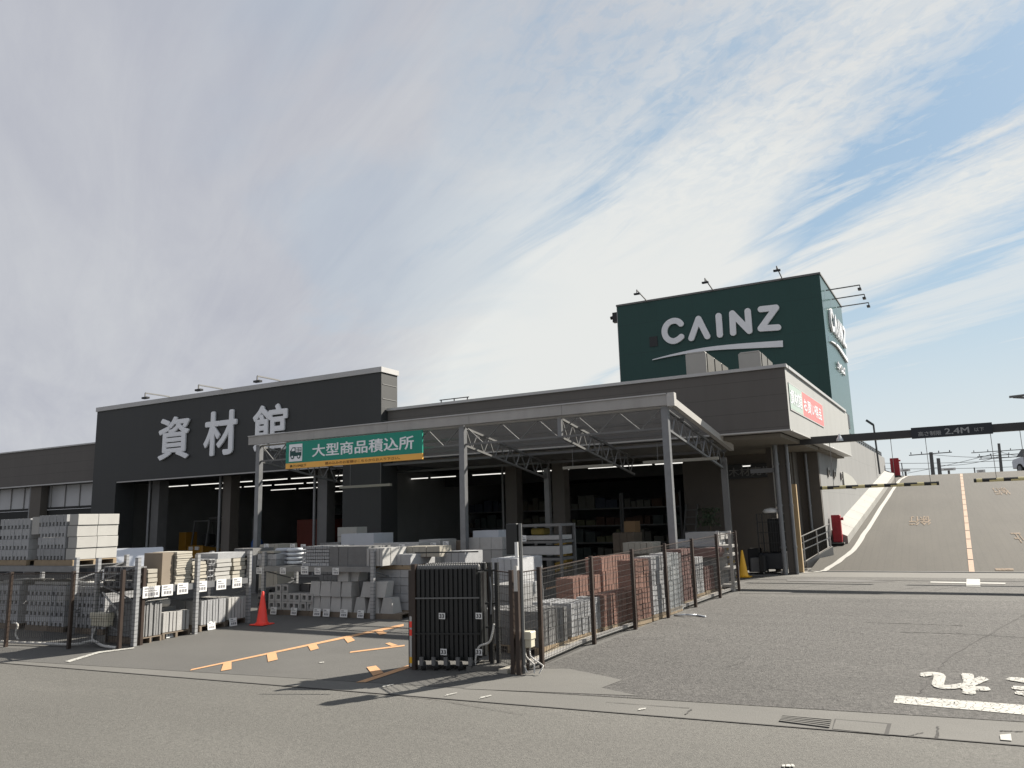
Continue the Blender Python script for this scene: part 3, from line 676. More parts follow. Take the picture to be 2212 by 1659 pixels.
def letters(org, f, xd, depth, par, w, m):
    A = dict(C=[(622, 505), (607, 490), (585, 483), (557, 486), (527, 503), (506, 535), (502, 572), (514, 605), (540, 627), (572, 633), (603, 620), (626, 601)],
             A=[(700, 612), (752, 468), (818, 598)], I=[(901, 447), (911, 586)], N=[(1009, 572), (1002, 428), (1128, 558), (1116, 412)], Z=[(1214, 398), (1325, 386), (1213, 540), (1340, 532)])
    for k, pts in A.items():
        f_ = [f(*p) for p in pts]
        stroke([smooth2(f_)] if k == 'C' else [[a, c] for a, c in zip(f_[:-1], f_[1:])], w, depth, org, xd, (0, 0, 1), m, 'letter', par)
    stroke([smooth2([f(*p) for p in ((412, 771), (520, 745), (640, 720), (780, 696), (930, 680), (1100, 668), (1376, 652))], 3)], w*.12, depth*.8, org, xd, (0, 0, 1), m, 'underline', par, w2=w*1.05, roundcap=False)
sg = T('tower_sign', (-7.5, TY-.1, 8.5), 'large white rounded CAINZ lettering with a curved underline on the shaded tower front', 'sign', 'tower lettering')
og = V((0, TY-.02, 0)); fz = lambda x, y: (lambda p: (p.x, p.z))(PY(*z8(x, y), TY))
letters(og, fz, (1, 0, 0), .10, sg, .285, M['letter'])
# side lettering: the same word fitted on the sunlit face
def TS(px, py):
    d = ray(px, py); t = (TX1-EE*TY-CP.x+EE*CP.y)/(d.x-EE*d.y); return CP + d*t
def z5(x, y): return ((1800+x/5.528)*.9217, (620+y/5.528)*.9217)
yl_, yr_ = TS(*z5(785, 720)).y, TS(*z5(985, 1010)).y
ztop = TS(*z5(800, 590)).z; zbot = TS(*z5(835, 895)).z
x_0, x_1 = fz(480, 560)[0], fz(1360, 530)[0]; z_t, z_b = fz(560, 470)[1], fz(560, 650)[1]
fs = lambda x, y: (lambda q: ((yl_+(q[0]-x_0)/(x_1-x_0)*(yr_-yl_))/math.cos(R(2.5)), zbot+(q[1]-z_b)/(z_t-z_b)*(ztop-zbot)))(fz(x, y))
xds = V((EE, 1, 0)).normalized()
ss = T('tower_sign', (TX1+.2, 39, 8.5), 'white CAINZ lettering seen edge on along the sunlit side of the tower', 'sign', 'tower lettering')
ogs = V((TX1-EE*TY+.02, 0, 0)) 
letters(ogs, fs, xds, .09, ss, .2, M['letter'])
ka = TS(*z5(880, 1250)); kb_ = TS(*z5(985, 1450)); zk0 = TS(*z5(925, 1390)).z; zk1 = TS(*z5(885, 1245)).z
text('カインズ', kb_.y-ka.y, zk1-zk0, (TX1+EE*(ka.y-TY)+.03, ka.y, zk0), xds, (0, 0, 1), .06, M['letter'], 'lettering', ss, .03)

# floodlights
def floodlight(base, d, L, label, group):
    base = V(base); d = V(d).normalized(); t = T('floodlight', base, label, 'floodlight', group)
    MB().bar(base, base+d*L, .045, .045).build('arm', M['galv_dull'], t)
    e = base+d*L; b = MB(); b.bar(e, e-V((0, 0, .16)), .04); b.build('hanger', M['galv_dull'], t)
    s = V((-d.y, d.x, 0)); b = MB(); c = e-V((0, 0, .19)); b.bar(c-s*.15-d*.02, c+s*.15-d*.02, .14, .07); b.build('lamp_head', M['black_metal'], t)
    return t
for px, py, w in ((1397, 649, 'leftmost'), (1540, 626, 'middle'), (1690, 603, 'rightmost')):
    p = PY(px, py, TY-.04); floodlight((p.x, TY-.04, 13.1), (-.0, -1, .12), 1.5, f'{w} of the three small lamps on arms above the tower front', 'tower floodlights')
for px, py, w in ((1780, 607, 'nearest and highest'), (1794, 636, 'middle'), (1806, 657, 'farthest and lowest looking')):
    p = TS(px, py); floodlight((TX1+EE*(p.y-TY)+.03, p.y, 13.1-.5), (1, -.04, .0), 1.45, f'{w} of the three long lamp arms on the tower right side', 'tower floodlights')
for px, py, w in ((366, 859, 'left'), (480, 842, 'middle'), (605, 823, 'right')):
    p = PY(px, py, HY-.05); floodlight((p.x, HY-.05, 7.82), (-.0, -1, .0), 1.1, f'{w} one of the lamp arms above the charcoal hall front', 'hall floodlights')
# rooftop units
def acunit(px0, px1, pt, Y, n, label):
    a = PY(px0, pt, Y); c = PY(px1, pt, Y); x0, x1 = a.x, c.x; z1 = a.z; t = T('rooftop_unit', (x0, Y, 5.0), label, 'air conditioner', 'air conditioning units on the roof')
    L = 1.15*n; b = MB(); b.box(x0, Y, 5.0, x1, Y+L, z1-.06); b.hexa([(x0, Y, z1-.059), (x1, Y, z1-.059), (x1, Y+L, z1-.059), (x0, Y+L, z1-.059)], [(x0+.08, Y, z1), (x1-.05, Y, z1), (x1-.05, Y+L, z1), (x0+.08, Y+L, z1)]); b.build('casing', M['ac'], t, bevel=.01)
    for k in range(n):
        b = MB(); y = Y+.1+k*1.15; b.box(x1, y, 5.15, x1+.03, y+.98, z1-.07); g = b.build('fan_grille', M['grille'], t)
        b = MB()
        for j in range(7): b.box(x1+.03, y, 5.25+j*.2, x1+.045, y+.95, 5.28+j*.2)
        b.build('louvre', M['grille'], g)
acunit(1480, 1524, 763, 26.5, 3, 'left cream box air conditioner on the roof before the tower')
acunit(1594, 1642, 762, 26.5, 2, 'right cream box air conditioner on the roof before the tower')
p = PY(978, 864, 30); t = T('rooftop_vent', (p.x, 30, 5), 'small grey vent unit peeking over the brown roof edge', 'roof vent')
b = MB(); a_ = PY(945, 868, 30); c_ = PY(1008, 860, 30); b.box(a_.x, 30, 5, c_.x, 31, a_.z-.05); b.build('casing', M['galv_dull'], t)
b = MB(); 
for q in (.05, .5, .95): b.bar((a_.x+(c_.x-a_.x)*q, 30.2, a_.z-.06), (a_.x+(c_.x-a_.x)*q, 30.2, a_.z+.12), .04)
b.bar((a_.x, 30.2, a_.z+.1), (c_.x, 30.2, a_.z+.1), .04); b.build('rail', M['black_metal'], t)

# ================================================================ SIGNS on buildings
def z6(x, y): return ((200+x/2.949)*.9217, (820+y/2.949)*.9217)
t = T('hall_sign', (-24, HY-.1, 5), 'big white three character sign 資材館 on the charcoal hall front', 'sign')
zb_ = PY(*z6(930, 728), HY-.1).z; zt_ = PY(*z6(930, 420), HY-.1).z
for ch, xa, xb in (('資', 503, 718), ('材', 815, 1043), ('館', 1152, 1390)):
    a = PY(*z6(xa, 600), HY-.1).x; c = PY(*z6(xb, 500), HY-.1).x
    text(ch, c-a, zt_-zb_, (a, HY-.02, zb_), (1, 0, 0), (0, 0, 1), .07, M['letter'], 'character', t, .022)
# banner on the pale side wall
def z4b(x, y): return ((1800+x/7.54)*.9217, (840+y/7.54)*.9217)
t = T('banner', (XR+.05, 22, 5.2), 'faded green and red sale banner stretched on the pale side wall', 'banner')
def bq(pts, off):
    b = MB(); Q = [SP(*z4b(*p)) for p in pts]; a = [V((SX(p.y, XR, 21)+.015, p.y, p.z)) for p in Q]; c = [p+V((off, 0, 0)) for p in a]
    b.hexa(a, c); return b
a_ = SP(*z4b(350, 450)); m_ = SP(*z4b(600, 800)); e_ = SP(*z4b(965, 1040))
z0b = SP(*z4b(405, 890)).z; z1b = SP(*z4b(370, 450)).z
ban = M['sign_green']
def band(y0, y1, z0, z1, m, name, t0=.012, t1=.02):
    b = MB(); b.prism([(SX(y0, XR, 21)+t0, y0), (SX(y0, XR, 21)+t1, y0), (SX(y1, XR, 21)+t1, y1), (SX(y1, XR, 21)+t0, y1)], z0, z1); return b.build(name, m, t)
band(a_.y, m_.y, z0b, z1b, mat('faded_green_cloth', (.30, .38, .34), .7, .05, 4), 'green_panel')
band(m_.y+.001, e_.y, z0b, z1b, mat('faded_red_cloth', (.62, .13, .13), .7, .05, 4), 'red_panel')
band(a_.y, e_.y, z1b+.005, z1b+.04, M['white_metal'], 'border'); band(a_.y, e_.y, z0b-.04, z0b-.005, M['white_metal'], 'border')
hb = z1b-z0b
text('資材館', (m_.y-a_.y)*.86, hb*.62, (SX(a_.y+.1, XR, 21)+.022, a_.y+.1, z0b+hb*.2), xds, (0, 0, 1), .006, M['letter'], 'lettering', t, .02)
text('お買い得品', (e_.y-m_.y)*.86, hb*.58, (SX(m_.y+.15, XR, 21)+.022, m_.y+.15, z0b+hb*.2), xds, (0, 0, 1), .006, M['letter'], 'lettering', t, .02)
# dark sign under the soffit
a_ = PY(1568, 1022, 26.9); c_ = PY(1680, 1015, 26.9)
t = T('department_sign', ((a_.x+c_.x)/2, 26.9, a_.z), 'black sign strip with dim characters under the soffit beside the corner columns', 'sign')
zt2 = PY(1600, 1003, 26.9).z; zb2 = PY(1600, 1034, 26.9).z
b = MB(); b.box(a_.x, 26.86, zb2, c_.x, 26.94, zt2); b.build('board', M['black_metal'], t)
text('木材売場', (c_.x-a_.x)*.85, (zt2-zb2)*.62, (a_.x+.1, 26.855, zb2+.08), (1, 0, 0), (0, 0, 1), .006, M['galv_dull'], 'lettering', t, .02)

# ================================================================ HEIGHT LIMIT GATE
GY = 24.0
t = T('height_limit_gate', (0, GY, .76), 'dark steel beam across the ramp mouth with height limit board', 'height gate')
bz1 = PY(1900, 934, GY).z; bz0 = PY(1900, 950, GY).z
b = MB(); b.box(PY(1697, 955, GY).x, GY-.1, bz0, 9.4, GY+.1, bz1); b.build('beam', mat('dark_grey_beam_paint', (.03, .03, .03), .4, .08, 3), t)
b = MB(); b.box(9.2, GY-.12, .76, 9.44, GY+.12, bz0); b.build('post', M['black_metal'], t)
sx0, sx1 = PY(1968, 930, GY-.12).x, PY(2143, 920, GY-.12).x; sz1 = PY(2050, 919, GY-.12).z; sz0 = PY(2050, 943, GY-.12).z
b = MB(); b.box(sx0, GY-.17, sz0, sx1, GY-.103, sz1); bd = b.build('sign_board', mat('navy_black_board', (.008, .012, .018), .35, .05, 2), t)
sw = sx1-sx0; sh = sz1-sz0; gl = mat('grey_board_lettering', (.30, .31, .31), .5, .04, 4)
text('高さ制限', sw*.29, sh*.42, (sx0+sw*.085, GY-.172, sz0+sh*.18), (1, 0, 0), (0, 0, 1), .004, gl, 'lettering', bd, .015)
text('2.4M', sw*.30, sh*.55, (sx0+sw*.42, GY-.172, sz0+sh*.2), (1, 0, 0), (0, 0, 1), .004, gl, 'lettering', bd, .015)
text('以下', sw*.12, sh*.34, (sx0+sw*.78, GY-.172, sz0+sh*.28), (1, 0, 0), (0, 0, 1), .004, gl, 'lettering', bd, .01)
def strbar(xa, xb, z, name='limit_bar'):
    b = MB(); L = xb-xa; n = int(L/.16); pts = 8; r = .05; k = 10
    for i in range(n):
        for j in range(k):
            a0 = 2*math.pi*j/k; a1 = 2*math.pi*(j+1)/k
            def pt(u, a): return (xa+L*u/n, GY+r*math.cos(a), z+r*math.sin(a))
            ph = (i + j/k*1.0)
            b.face([pt(i, a0), pt(i, a1), pt(i+1, a1), pt(i+1, a0)], 0 if int((i+j/k*2)/1.5) % 2 else 1)
    for s in (xa, xb): b.tube((s-.03, GY, z), (s+.03, GY, z), r*1.1, k, 0)
    o = b.build(name, [M['black_metal'], mat('pale_yellow_stripe', (.62, .55, .28), .5, .08, 5)], t); return o
zbar = PY(1900, 1049, GY).z
o = strbar(PY(1774, 1053, GY).x, PY(2026, 1045, GY).x, zbar)
for px in (1800, 1934, 2010): x = PY(px, 1040, GY).x; MB().tube((x, GY, zbar+.04), (x, GY, bz0), .008, 5).build('chain', M['galv_dull'], o)
o = strbar(PY(2106, 1036, GY).x, 5.4, zbar+.03)
for px in (2148, 2213): x = PY(px, 1000, GY).x; MB().tube((x, GY, zbar+.06), (x, GY, bz0), .008, 5).build('chain', M['galv_dull'], o)
p = PY(1814, 947, GY-.1); b = MB(); b.lathe((p.x, GY-.16, p.z-.08), [(.1, 0), (.09, .06), (.04, .14), (.02, .2)], 10); o = b.build('warning_lamp', M['hose']); tag(o, 'small clear lamp clamped to the height limit beam near the wall', 'lamp')

# red cabinets at the foot and the crest of the ramp
def redbox(base, w, d, h, label):
    x, y, z = base; t = T('red_cabinet', base, label, 'cabinet', 'red cabinets beside the ramp')
    b = MB(); b.box(x-w/2, y-d/2, z+.06, x+w/2, y+d/2, z+h); b.build('casing', M['crimson'], t, bevel=.02)
    b = MB(); b.box(x-w/2-.06, y-d/2-.06, z, x+w/2+.06, y+d/2+.06, z+.06); b.build('plinth', M['concrete'], t)
    b = MB(); b.box(x-w*.3, y-d/2-.015, z+h*.72, x+w*.3, y-d/2-.001, z+h*.9); b.tube((x+w/2-.02, y, z+h*.86), (x+w/2+.09, y, z+h*.86), .05, 8); b.box(x-.03, y-d/2-.02, z+h*.45, x+.03, y-d/2-.001, z+h*.6); b.build('fittings', M['galv_dull'] if 0 else M['crimson'], t)
p = RP(1814, 1176); redbox((p.x-.03, p.y-.1, rz(0, p.y)+.02), .3, .26, 1.0, 'dark red upright cabinet at the foot of the ramp wall')
p = RP(1934, 1030); redbox((p.x+.05, p.y, rz(0, p.y)), .5, .4, 1.15, 'dark red upright cabinet at the crest of the ramp')

# ================================================================ CANOPY
CY1, CY2 = 17.3, 22.2
KX = CY1/16.
cx = lambda x, y: x + EE*(y-CY1)
def cz(y, z0): return z0 - (y-CY1)*.15
Bc = T('loading_canopy', (-10.5, CY1, gz(CY1)), 'open steel loading canopy with lattice trusses on square posts in front of the store', 'canopy')
CXL, CXR = -17.0*KX, -4.66*KX
CPX = (-16.73*KX, -9.89*KX, -4.77*KX)
zc = lambda z: 2.52+(z-2.52)*KX
Q = lambda b, name, m='galv', **k: b.build(name, M[m], Bc, **k)
for x in CPX:
    b = MB(); b.box(x-.078, CY1+.02, gz(CY1)-.05, x+.078, CY1+.176, zc(4.84)); o = Q(b, 'post')
    b = MB(); b.box(x-.16, CY1-.04, gz(CY1)-.02, x+.16, CY1+.26, gz(CY1)+.03); b.build('base_plate', M['galv'], o)
for x in CPX:
    xx = cx(x, CY2); b = MB(); b.box(xx-.08, CY2-.2, gz(CY2)-.05, xx+.08, CY2-.04, cz(CY2, zc(4.66))); o = Q(b, 'post', 'galv_dull')
    if x > -6:
        for k in range(3):
            z = gz(CY2)+.35+k*.22; s = MB(); s.hexa([(xx-.085, CY2-.205, z), (xx+.085, CY2-.205, z+.1), (xx+.085, CY2-.035, z+.1), (xx-.085, CY2-.035, z)], [(xx-.085, CY2-.205, z+.08), (xx+.085, CY2-.205, z+.18), (xx+.085, CY2-.035, z+.18), (xx-.085, CY2-.035, z+.08)]); s.build('warning_stripe', M['tape'], o)
xs = [CXL+(CXR-CXL)*k/5 for k in range(6)]
for a, c in zip(xs[:-1], xs[1:]):
    b = MB(); b.box(a+.004, CY1-.1, zc(4.85), c-.004, CY1+.0, zc(5.08)); Q(b, 'fascia', 'fascia')
b = MB(); b.box(CXL, CY1-.13, zc(5.08)+.001, CXR+.02, CY1+.05, zc(5.08)+.03); Q(b, 'fascia_cap', 'trim')
b = MB(); b.box(CXR+.003, CY1-.13, zc(4.82), CXR+.18, CY1+.05, zc(5.08)+.03); Q(b, 'corner_box', 'white_metal')
gt = zc(4.93)
p0 = V((CXR+.08, CY1+.06, gt)); p1 = V((cx(CXR+.08, CY2+.1), CY2+.1, cz(CY2+.1, gt)))
b = MB(); b.bar(p0, p1, .12, .17); Q(b, 'side_gutter', 'white_metal')
def truss(p, q, drop, n, name, r=.025, w=.07, m='galv'):
    p = V(p); q = V(q); dn = V((0, 0, -drop)); b = MB(); b.bar(p, q, w); o = Q(b, name, m)
    b = MB(); b.bar(p+dn, q+dn, w); b.build('bottom_chord', M[m], o)
    b = MB(); pts = []
    for k in range(2*n+1): t = k/(2*n); pts.append(p.lerp(q, t) + (dn if k % 2 else V((0, 0, 0))))
    for a, c in zip(pts[:-1], pts[1:]): b.bar(a, c, r*1.4)
    b.build('web_bars', M[m], o)
tz = zc(4.82); dr = .48
truss((CPX[0]+.09, CY1+.1, tz), (CPX[1]-.09, CY1+.1, tz), dr, 7, 'front_truss', .018, .05, 'galv_dull')
truss((CPX[1]+.09, CY1+.1, tz), (CPX[2]-.09, CY1+.1, tz), dr, 5, 'front_truss', .018, .05, 'galv_dull')
xh = PY(1209, 1000, CY1).x; b = MB(); b.box(xh-.05, CY1+.06, tz-dr, xh+.05, CY1+.16, tz); Q(b, 'hanger')
for x in (CPX[0], CPX[1], xh, CPX[2]):
    truss((x, CY1+.24, tz-.03), (cx(x, CY2), CY2, cz(CY2, tz-.03)), .47, 8, 'side_truss', .018, .055, 'galv' if x == CPX[2] else 'galv_dull')
for y in (18.4, 19.6, 20.8, 22.0):
    b = MB(); b.bar((cx(CXL, y), y, cz(y, zc(4.80))), (cx(CXR, y), y, cz(y, zc(4.80))), .04, .07); Q(b, 'purlin', 'shaded_steel')
# corrugated clear roof sheets
b = MB(); n = 160; pr = None; rz0 = zc(4.88)
for k in range(n+1):
    x = CXL+(CXR-CXL)*k/n; dz_ = .018*(1 if k % 2 else -1)
    cur = ((x, CY1+.06, rz0+dz_), (cx(x, CY2+.1), CY2+.1, cz(CY2+.1, rz0)+dz_))
    if pr: b.face([pr[0], cur[0], cur[1], pr[1]])
    pr = cur
Q(b, 'roof_sheet', 'poly')
# lamps below the roof
for k, (px0, px1, py0, py1, Y) in enumerate(((1217, 1323, 1012, 1004, 20.5), (1390, 1552, 1000, 989, 20.5), (735, 845, 1052, 1048, 20.0))):
    a, c = PY(px0, py0, Y), PY(px1, py1, Y); z_ = (a.z+c.z)/2; b = MB(); b.box(a.x, Y-.05, z_-.04, c.x, Y+.05, z_+.04); o = b.build('tube_lamp', mat('unlit_lamp_casing', (.26, .25, .21), .5, .05, 3) if k == 0 else bpy.data.materials['unlit_lamp_casing'])
    for t_ in (.2, .8): b = MB(); x = a.x+(c.x-a.x)*t_; b.tube((x, Y, z_+.03), (x, Y, cz(Y, zc(4.80))), .01, 5); b.build('drop_rod', M['galv_dull'], o)
    tag(o, ['long unlit tube lamp under the canopy between the second and third post', 'long unlit tube lamp under the canopy beside its right front post', 'unlit tube lamp under the green loading sign'][k], 'lamp', 'lamps hung under the canopy')
# green loading sign
def z2b(x, y): return ((640+x/5.821)*.9217, (980+y/5.821)*.9217)
SY = CY1-.16
a, c = PY(617.5, 985, SY), PY(912, 960, SY); zT = PY(765, 942.5, SY).z; zB = PY(765, 1002.5, SY).z; zO = PY(765, 990, SY).z
t = T('loading_sign', ((a.x+c.x)/2, SY, zB), 'long green sign with white 大型商品積込所 and a truck icon over an orange strip', 'sign')
b = MB(); b.box(a.x, SY, zO, c.x, SY+.05, zT); bd = b.build('green_board', M['sign_green'], t)
b = MB(); b.box(a.x, SY, zB, c.x, SY+.05, zO-.001); ob = b.build('orange_strip', M['sign_orange'], t)
w, h = c.x-a.x, zT-zO
text('大型商品積込所', w*.735, h*.60, (a.x+w*.21, SY-.003, zO+h*.2), (1, 0, 0), (0, 0, 1), .006, M['letter'], 'lettering', bd, .018)
ho = zO-zB
text('積み込みのお客様はこちらからお入り下さい。', w*.54, ho*.52, (a.x+w*.31, SY-.003, zB+ho*.24), (1, 0, 0), (0, 0, 1), .003, M['ink_brown'], 'lettering', ob, .012)
text('高さ2.5M以下', w*.13, ho*.52, (a.x+w*.035, SY-.003, zB+ho*.2), (1, 0, 0), (0, 0, 1), .003, M['ink'], 'lettering', ob, .012)
ix, iz, iw = a.x+w*.028, zO+h*.07, h*.82
b = MB(); b.box(ix, SY-.012, iz, ix+iw, SY-.002, iz+iw); pi = b.build('icon_panel', M['letter'], t)
b = MB()
def flat(poly, m=0, y0=SY-.018, y1=SY-.013):
    n0 = len(b.v); k = len(poly); b.v += [(ix+iw*x, y1, iz+iw*z) for x, z in poly]+[(ix+iw*x, y0, iz+iw*z) for x, z in poly]
    b.f.append(tuple(n0+k+i for i in range(k))); b.m.append(m)
    for i in range(k): b.f.append((n0+i, n0+(i+1) % k, n0+k+(i+1) % k, n0+k+i)); b.m.append(m)
disc = lambda cx_, cz_, r, n=18: [(cx_+r*math.cos(2*math.pi*i/n), cz_+r*math.sin(2*math.pi*i/n)) for i in range(n)]
flat([(.08, .3), (.95, .3), (.95, .52), (.08, .52)]); flat([(.08, .52), (.5, .52), (.5, .82), (.26, .82), (.14, .66), (.08, .62)])
for i in range(3): flat([(.55, .58+i*.09), (.95, .58+i*.09), (.95, .61+i*.09), (.55, .61+i*.09)])
for i in range(2): flat([(.72+i*.2, .54), (.745+i*.2, .54), (.745+i*.2, .8), (.72+i*.2, .8)], 0, SY-.0175)
for x in (.28, .76): flat(disc(x, .27, .13), 0, SY-.022, SY-.0185)
b.build('truck_icon', mat('icon_dark_green', (.0, .05, .045), .5, .02, 2), pi)
b = MB()
flat([(.2, .6), (.44, .6), (.44, .76), (.28, .76)], 0, SY-.024, SY-.0185)
for x in (.28, .76): flat(disc(x, .27, .065), 0, SY-.027, SY-.0225)
b.build('icon_window', M['letter'], pi)

# ================================================================ MESH FENCES
def fence(name, label, posts, h, hh=None):
    t = T(name, (posts[0].x, posts[0].y, gz(posts[0].y)), label, 'fence')
    for k, p in enumerate(posts):
        z = gz(p.y); b = MB(); b.box(p.x-.03, p.y-.03, z, p.x+.03, p.y+.03, z+h+.04); b.build('post', M['fence'], t)
    for p, q in zip(posts[:-1], posts[1:]):
        d = V((q.x-p.x, q.y-p.y)); L = d.length; d /= L; b = MB()
        def at(s, z): x = p.x+d.x*s; y = p.y+d.y*s; return (x, y, gz(y)+z)
        n = max(2, int(L/.052))
        for i in range(1, n): s = L*i/n; b.bar(at(s, .1), at(s, h), .0048)
        for z in [.12, .2, .3] + [.3+.1*i for i in range(1, int((h-.35)/.1)+1)] + [h-.05, h]: b.bar(at(.03, z), at(L-.03, z), .0055)
        b.build('mesh_panel', M['wire'], t)
        b = MB(); b.bar(at(.03, h), at(L-.03, h), .016); b.build('top_rail', M['fence'], t)
    return t
fp = [FA] + [G(*p) for p in ((1171, 1443), (1284, 1392), (1373, 1360), (1444, 1335), (1503, 1312), (1556, 1292), (1597, 1277))]
fence('mesh_fence', 'dark wire mesh fence running in depth past the red and grey blocks', fp, 1.42)
# rail and kerb at its foot
b = MB(); off = .13
for p, q in zip(fp[:-1], fp[1:]): b.bar((p.x-off, p.y, gz(p.y)+.08), (q.x-off, q.y, gz(q.y)+.08), .05, .05)
o = b.build('gate_rail', M['white_metal']); tag(o, 'pale floor rail running along the foot of the right mesh fence', 'rail')
b = MB()
for p, q in zip(fp[:-1], fp[1:]): b.hexa([(p.x-.34, p.y, gz(p.y)-.05), (p.x-.2, p.y, gz(p.y)-.05), (q.x-.2, q.y, gz(q.y)-.05), (q.x-.34, q.y, gz(q.y)-.05)], [(p.x-.34, p.y, gz(p.y)+.06), (p.x-.2, p.y, gz(p.y)+.06), (q.x-.2, q.y, gz(q.y)+.06), (q.x-.34, q.y, gz(q.y)+.06)])
o = b.build('fence_kerb', M['cream']); tag(o, 'pale low concrete kerb behind the floor rail of the right mesh fence', 'kerb')
f2 = [G(1119, 1457), G(1062, 1438)]
fence('short_mesh_fence', 'short dark mesh fence piece between the corner pole and the folded gate', [V((f2[0].x-.07, f2[0].y, 0)), f2[1]], 1.42)
b = MB(); p, q = G(1112, 1447), G(1015, 1447); b.prism([(q.x, q.y-.1), (p.x-.1, p.y-.1), (p.x-.1, p.y+.35), (q.x, q.y+.35)], lambda x, y: gz(y)-.02, lambda x, y: gz(y)+.07)
o = b.build('gate_footing', M['concrete']); tag(o, 'low concrete footing slab under the short mesh fence by the folded gate', 'footing')
# tall pole at the corner
p = FA; z = gz(p.y); t = T('signal_pole', (p.x+.02, p.y+.09, z), 'tall thin pole with a dark box near its top at the fence corner', 'pole')
b = MB(); b.tube((p.x+.03, p.y+.09, z), (p.x+.03, p.y+.09, 2.47), .028, 10); b.build('pole', M['galv_dull'], t)
b = MB(); a = PY(1098, 1135, p.y+.12); b.box(a.x, p.y+.03, 2.02, p.x-.0, p.y+.2, 2.47); b.build('signal_box', M['black_metal'], t, bevel=.01)
b = MB(); b.box(p.x-.02, p.y+.0, 1.98, p.x+.03, p.y+.02, 2.2); b.build('label_plate', M['card'], t)
b = MB(); b.box(p.x-.03, p.y-.04, 1.5, p.x+.025, p.y-.0, 1.86); b.build('reflector', M['white_metal'], t)

# folding gate, pushed together
p, q = G(900, 1447), G(1040, 1447); d = (q-p); d.z = 0; L = d.length; d.normalize(); nn = V((-d.y, d.x, 0)); z0 = gz(p.y)
t = T('folding_gate', ((p.x+q.x)/2, (p.y+q.y)/2, z0), 'black folding gate pushed together into a tall block beside the yard entrance', 'gate')
nb = 13; Hg = 1.56
def up(x, r, w, h, name='upright', m='black_metal'):
    c = p+d*x+nn*r; b = MB(); z = z0+.14
    b.box(c.x-w/2, c.y-w/2, z, c.x+w/2, c.y+w/2, z0+h)
    o = b.build(name, M[m], t); return o
for k in range(nb):
    up(.05+(L-.12)*k/(nb-1), .0, .062, Hg-.08)
for k in range(nb): up(.09+(L-.12)*k/(nb-1), .42, .05, Hg-.02)
b = MB(); c0, c1 = p+nn*.05, p+d*L+nn*.38
b.prism([(c0.x, c0.y), ((p+d*L+nn*.05).x, (p+d*L+nn*.05).y), (c1.x, c1.y), ((p+nn*.38).x, (p+nn*.38).y)], z0+.17, z0+Hg-.14); b.build('lattice_core', M['black_metal'], t)
for r in (.0, .42):
    b = MB()
    for k in range(nb*2):
        c = p+d*(.03+(L-.06)*k/(nb*2-1))+nn*(r+.03); b.lathe((c.x, c.y, z0+Hg-.1), [(.035, 0), (.035, .05), (.022, .08), (.004, .09)], 8)
    o = b.build('cap_row', M['galv_dull'], t)
for zz in (Hg-.16, .72, .2):
    b = MB(); b.bar(p+nn*-.05+V((0, 0, z0+zz)), p+d*L+nn*-.05+V((0, 0, z0+zz)), .012, .02); b.build('cross_rail', M['galv_dull' if zz == .72 else 'black_metal'], t)
for k in (0, 1, 2, 3, 4):
    c = p+d*(.12+(L-.25)*k/4)-nn*.03; b = MB(); b.tube((c.x-.02, c.y-.02, z0+.07), (c.x+.02, c.y+.02, z0+.07), .065, 12); cs = b.build('caster', M['tyre'], t)
    b = MB(); b.box(c.x-.03, c.y-.07, z0+.08, c.x+.03, c.y-.04, z0+.2); b.build('caster_fork', M['galv_dull'], cs)
for x, zz in ((.42*L, .79), (.99*L, .79), (.44*L, .27), (.98*L, .27)):
    c = p+d*x-nn*.05; b = MB(); b.box(c.x-.055, c.y-.006, z0+zz-.045, c.x+.055, c.y, z0+zz+.045); pl = b.build('number_plate', M['card'], t)
    text('33', .085, .06, (c.x-.043, c.y-.009, z0+zz-.03), (1, 0, 0), (0, 0, 1), .002, M['ink'], 'lettering', pl, .02)
for x, m_, r, hh in ((-.03, 'fence', .0, Hg+.0), (-.13, 'fence', .16, Hg-.1)):
    c = p+d*x+nn*r; b = MB(); b.box(c.x-.035, c.y-.035, z0, c.x+.035, c.y+.035, z0+hh); b.build('end_post', M[m_], t)
c = p-d*.08-nn*.0; b = MB(); b.tube((c.x, c.y, z0+.05), (c.x, c.y, z0+.78), .03, 10); o = b.build('reflector_tube', M['white_metal'], t)
for zz in (.1, .5, .62): b = MB(); b.tube((c.x, c.y, z0+zz), (c.x, c.y, z0+zz+.09), .033, 10); b.build('band', M['yellow' if zz < .3 else 'red'], o)
c = p+d*(L+.14)+nn*.12
b = MB()
for x in (0, .1): cc = c+d*x; b.box(cc.x-.025, cc.y-.025, z0, cc.x+.025, cc.y+.025, z0+Hg-.02*x)
for zz in (Hg-.12, .95, .6): b.bar((c.x-.1, c.y, z0+zz), ((c+d*.12).x, (c+d*.12).y, z0+zz), .03)
b.build('latch_frame', M['black_metal'], t)
b = MB(); hz_ = z0+.75
b.path([(c.x+.02, c.y-.05, z0+1.35), (c.x+.05, c.y-.06, z0+1.1), (c.x+.03, c.y-.06, z0+.8)], .012, 6); b.build('lock_bar', M['galv'], t)
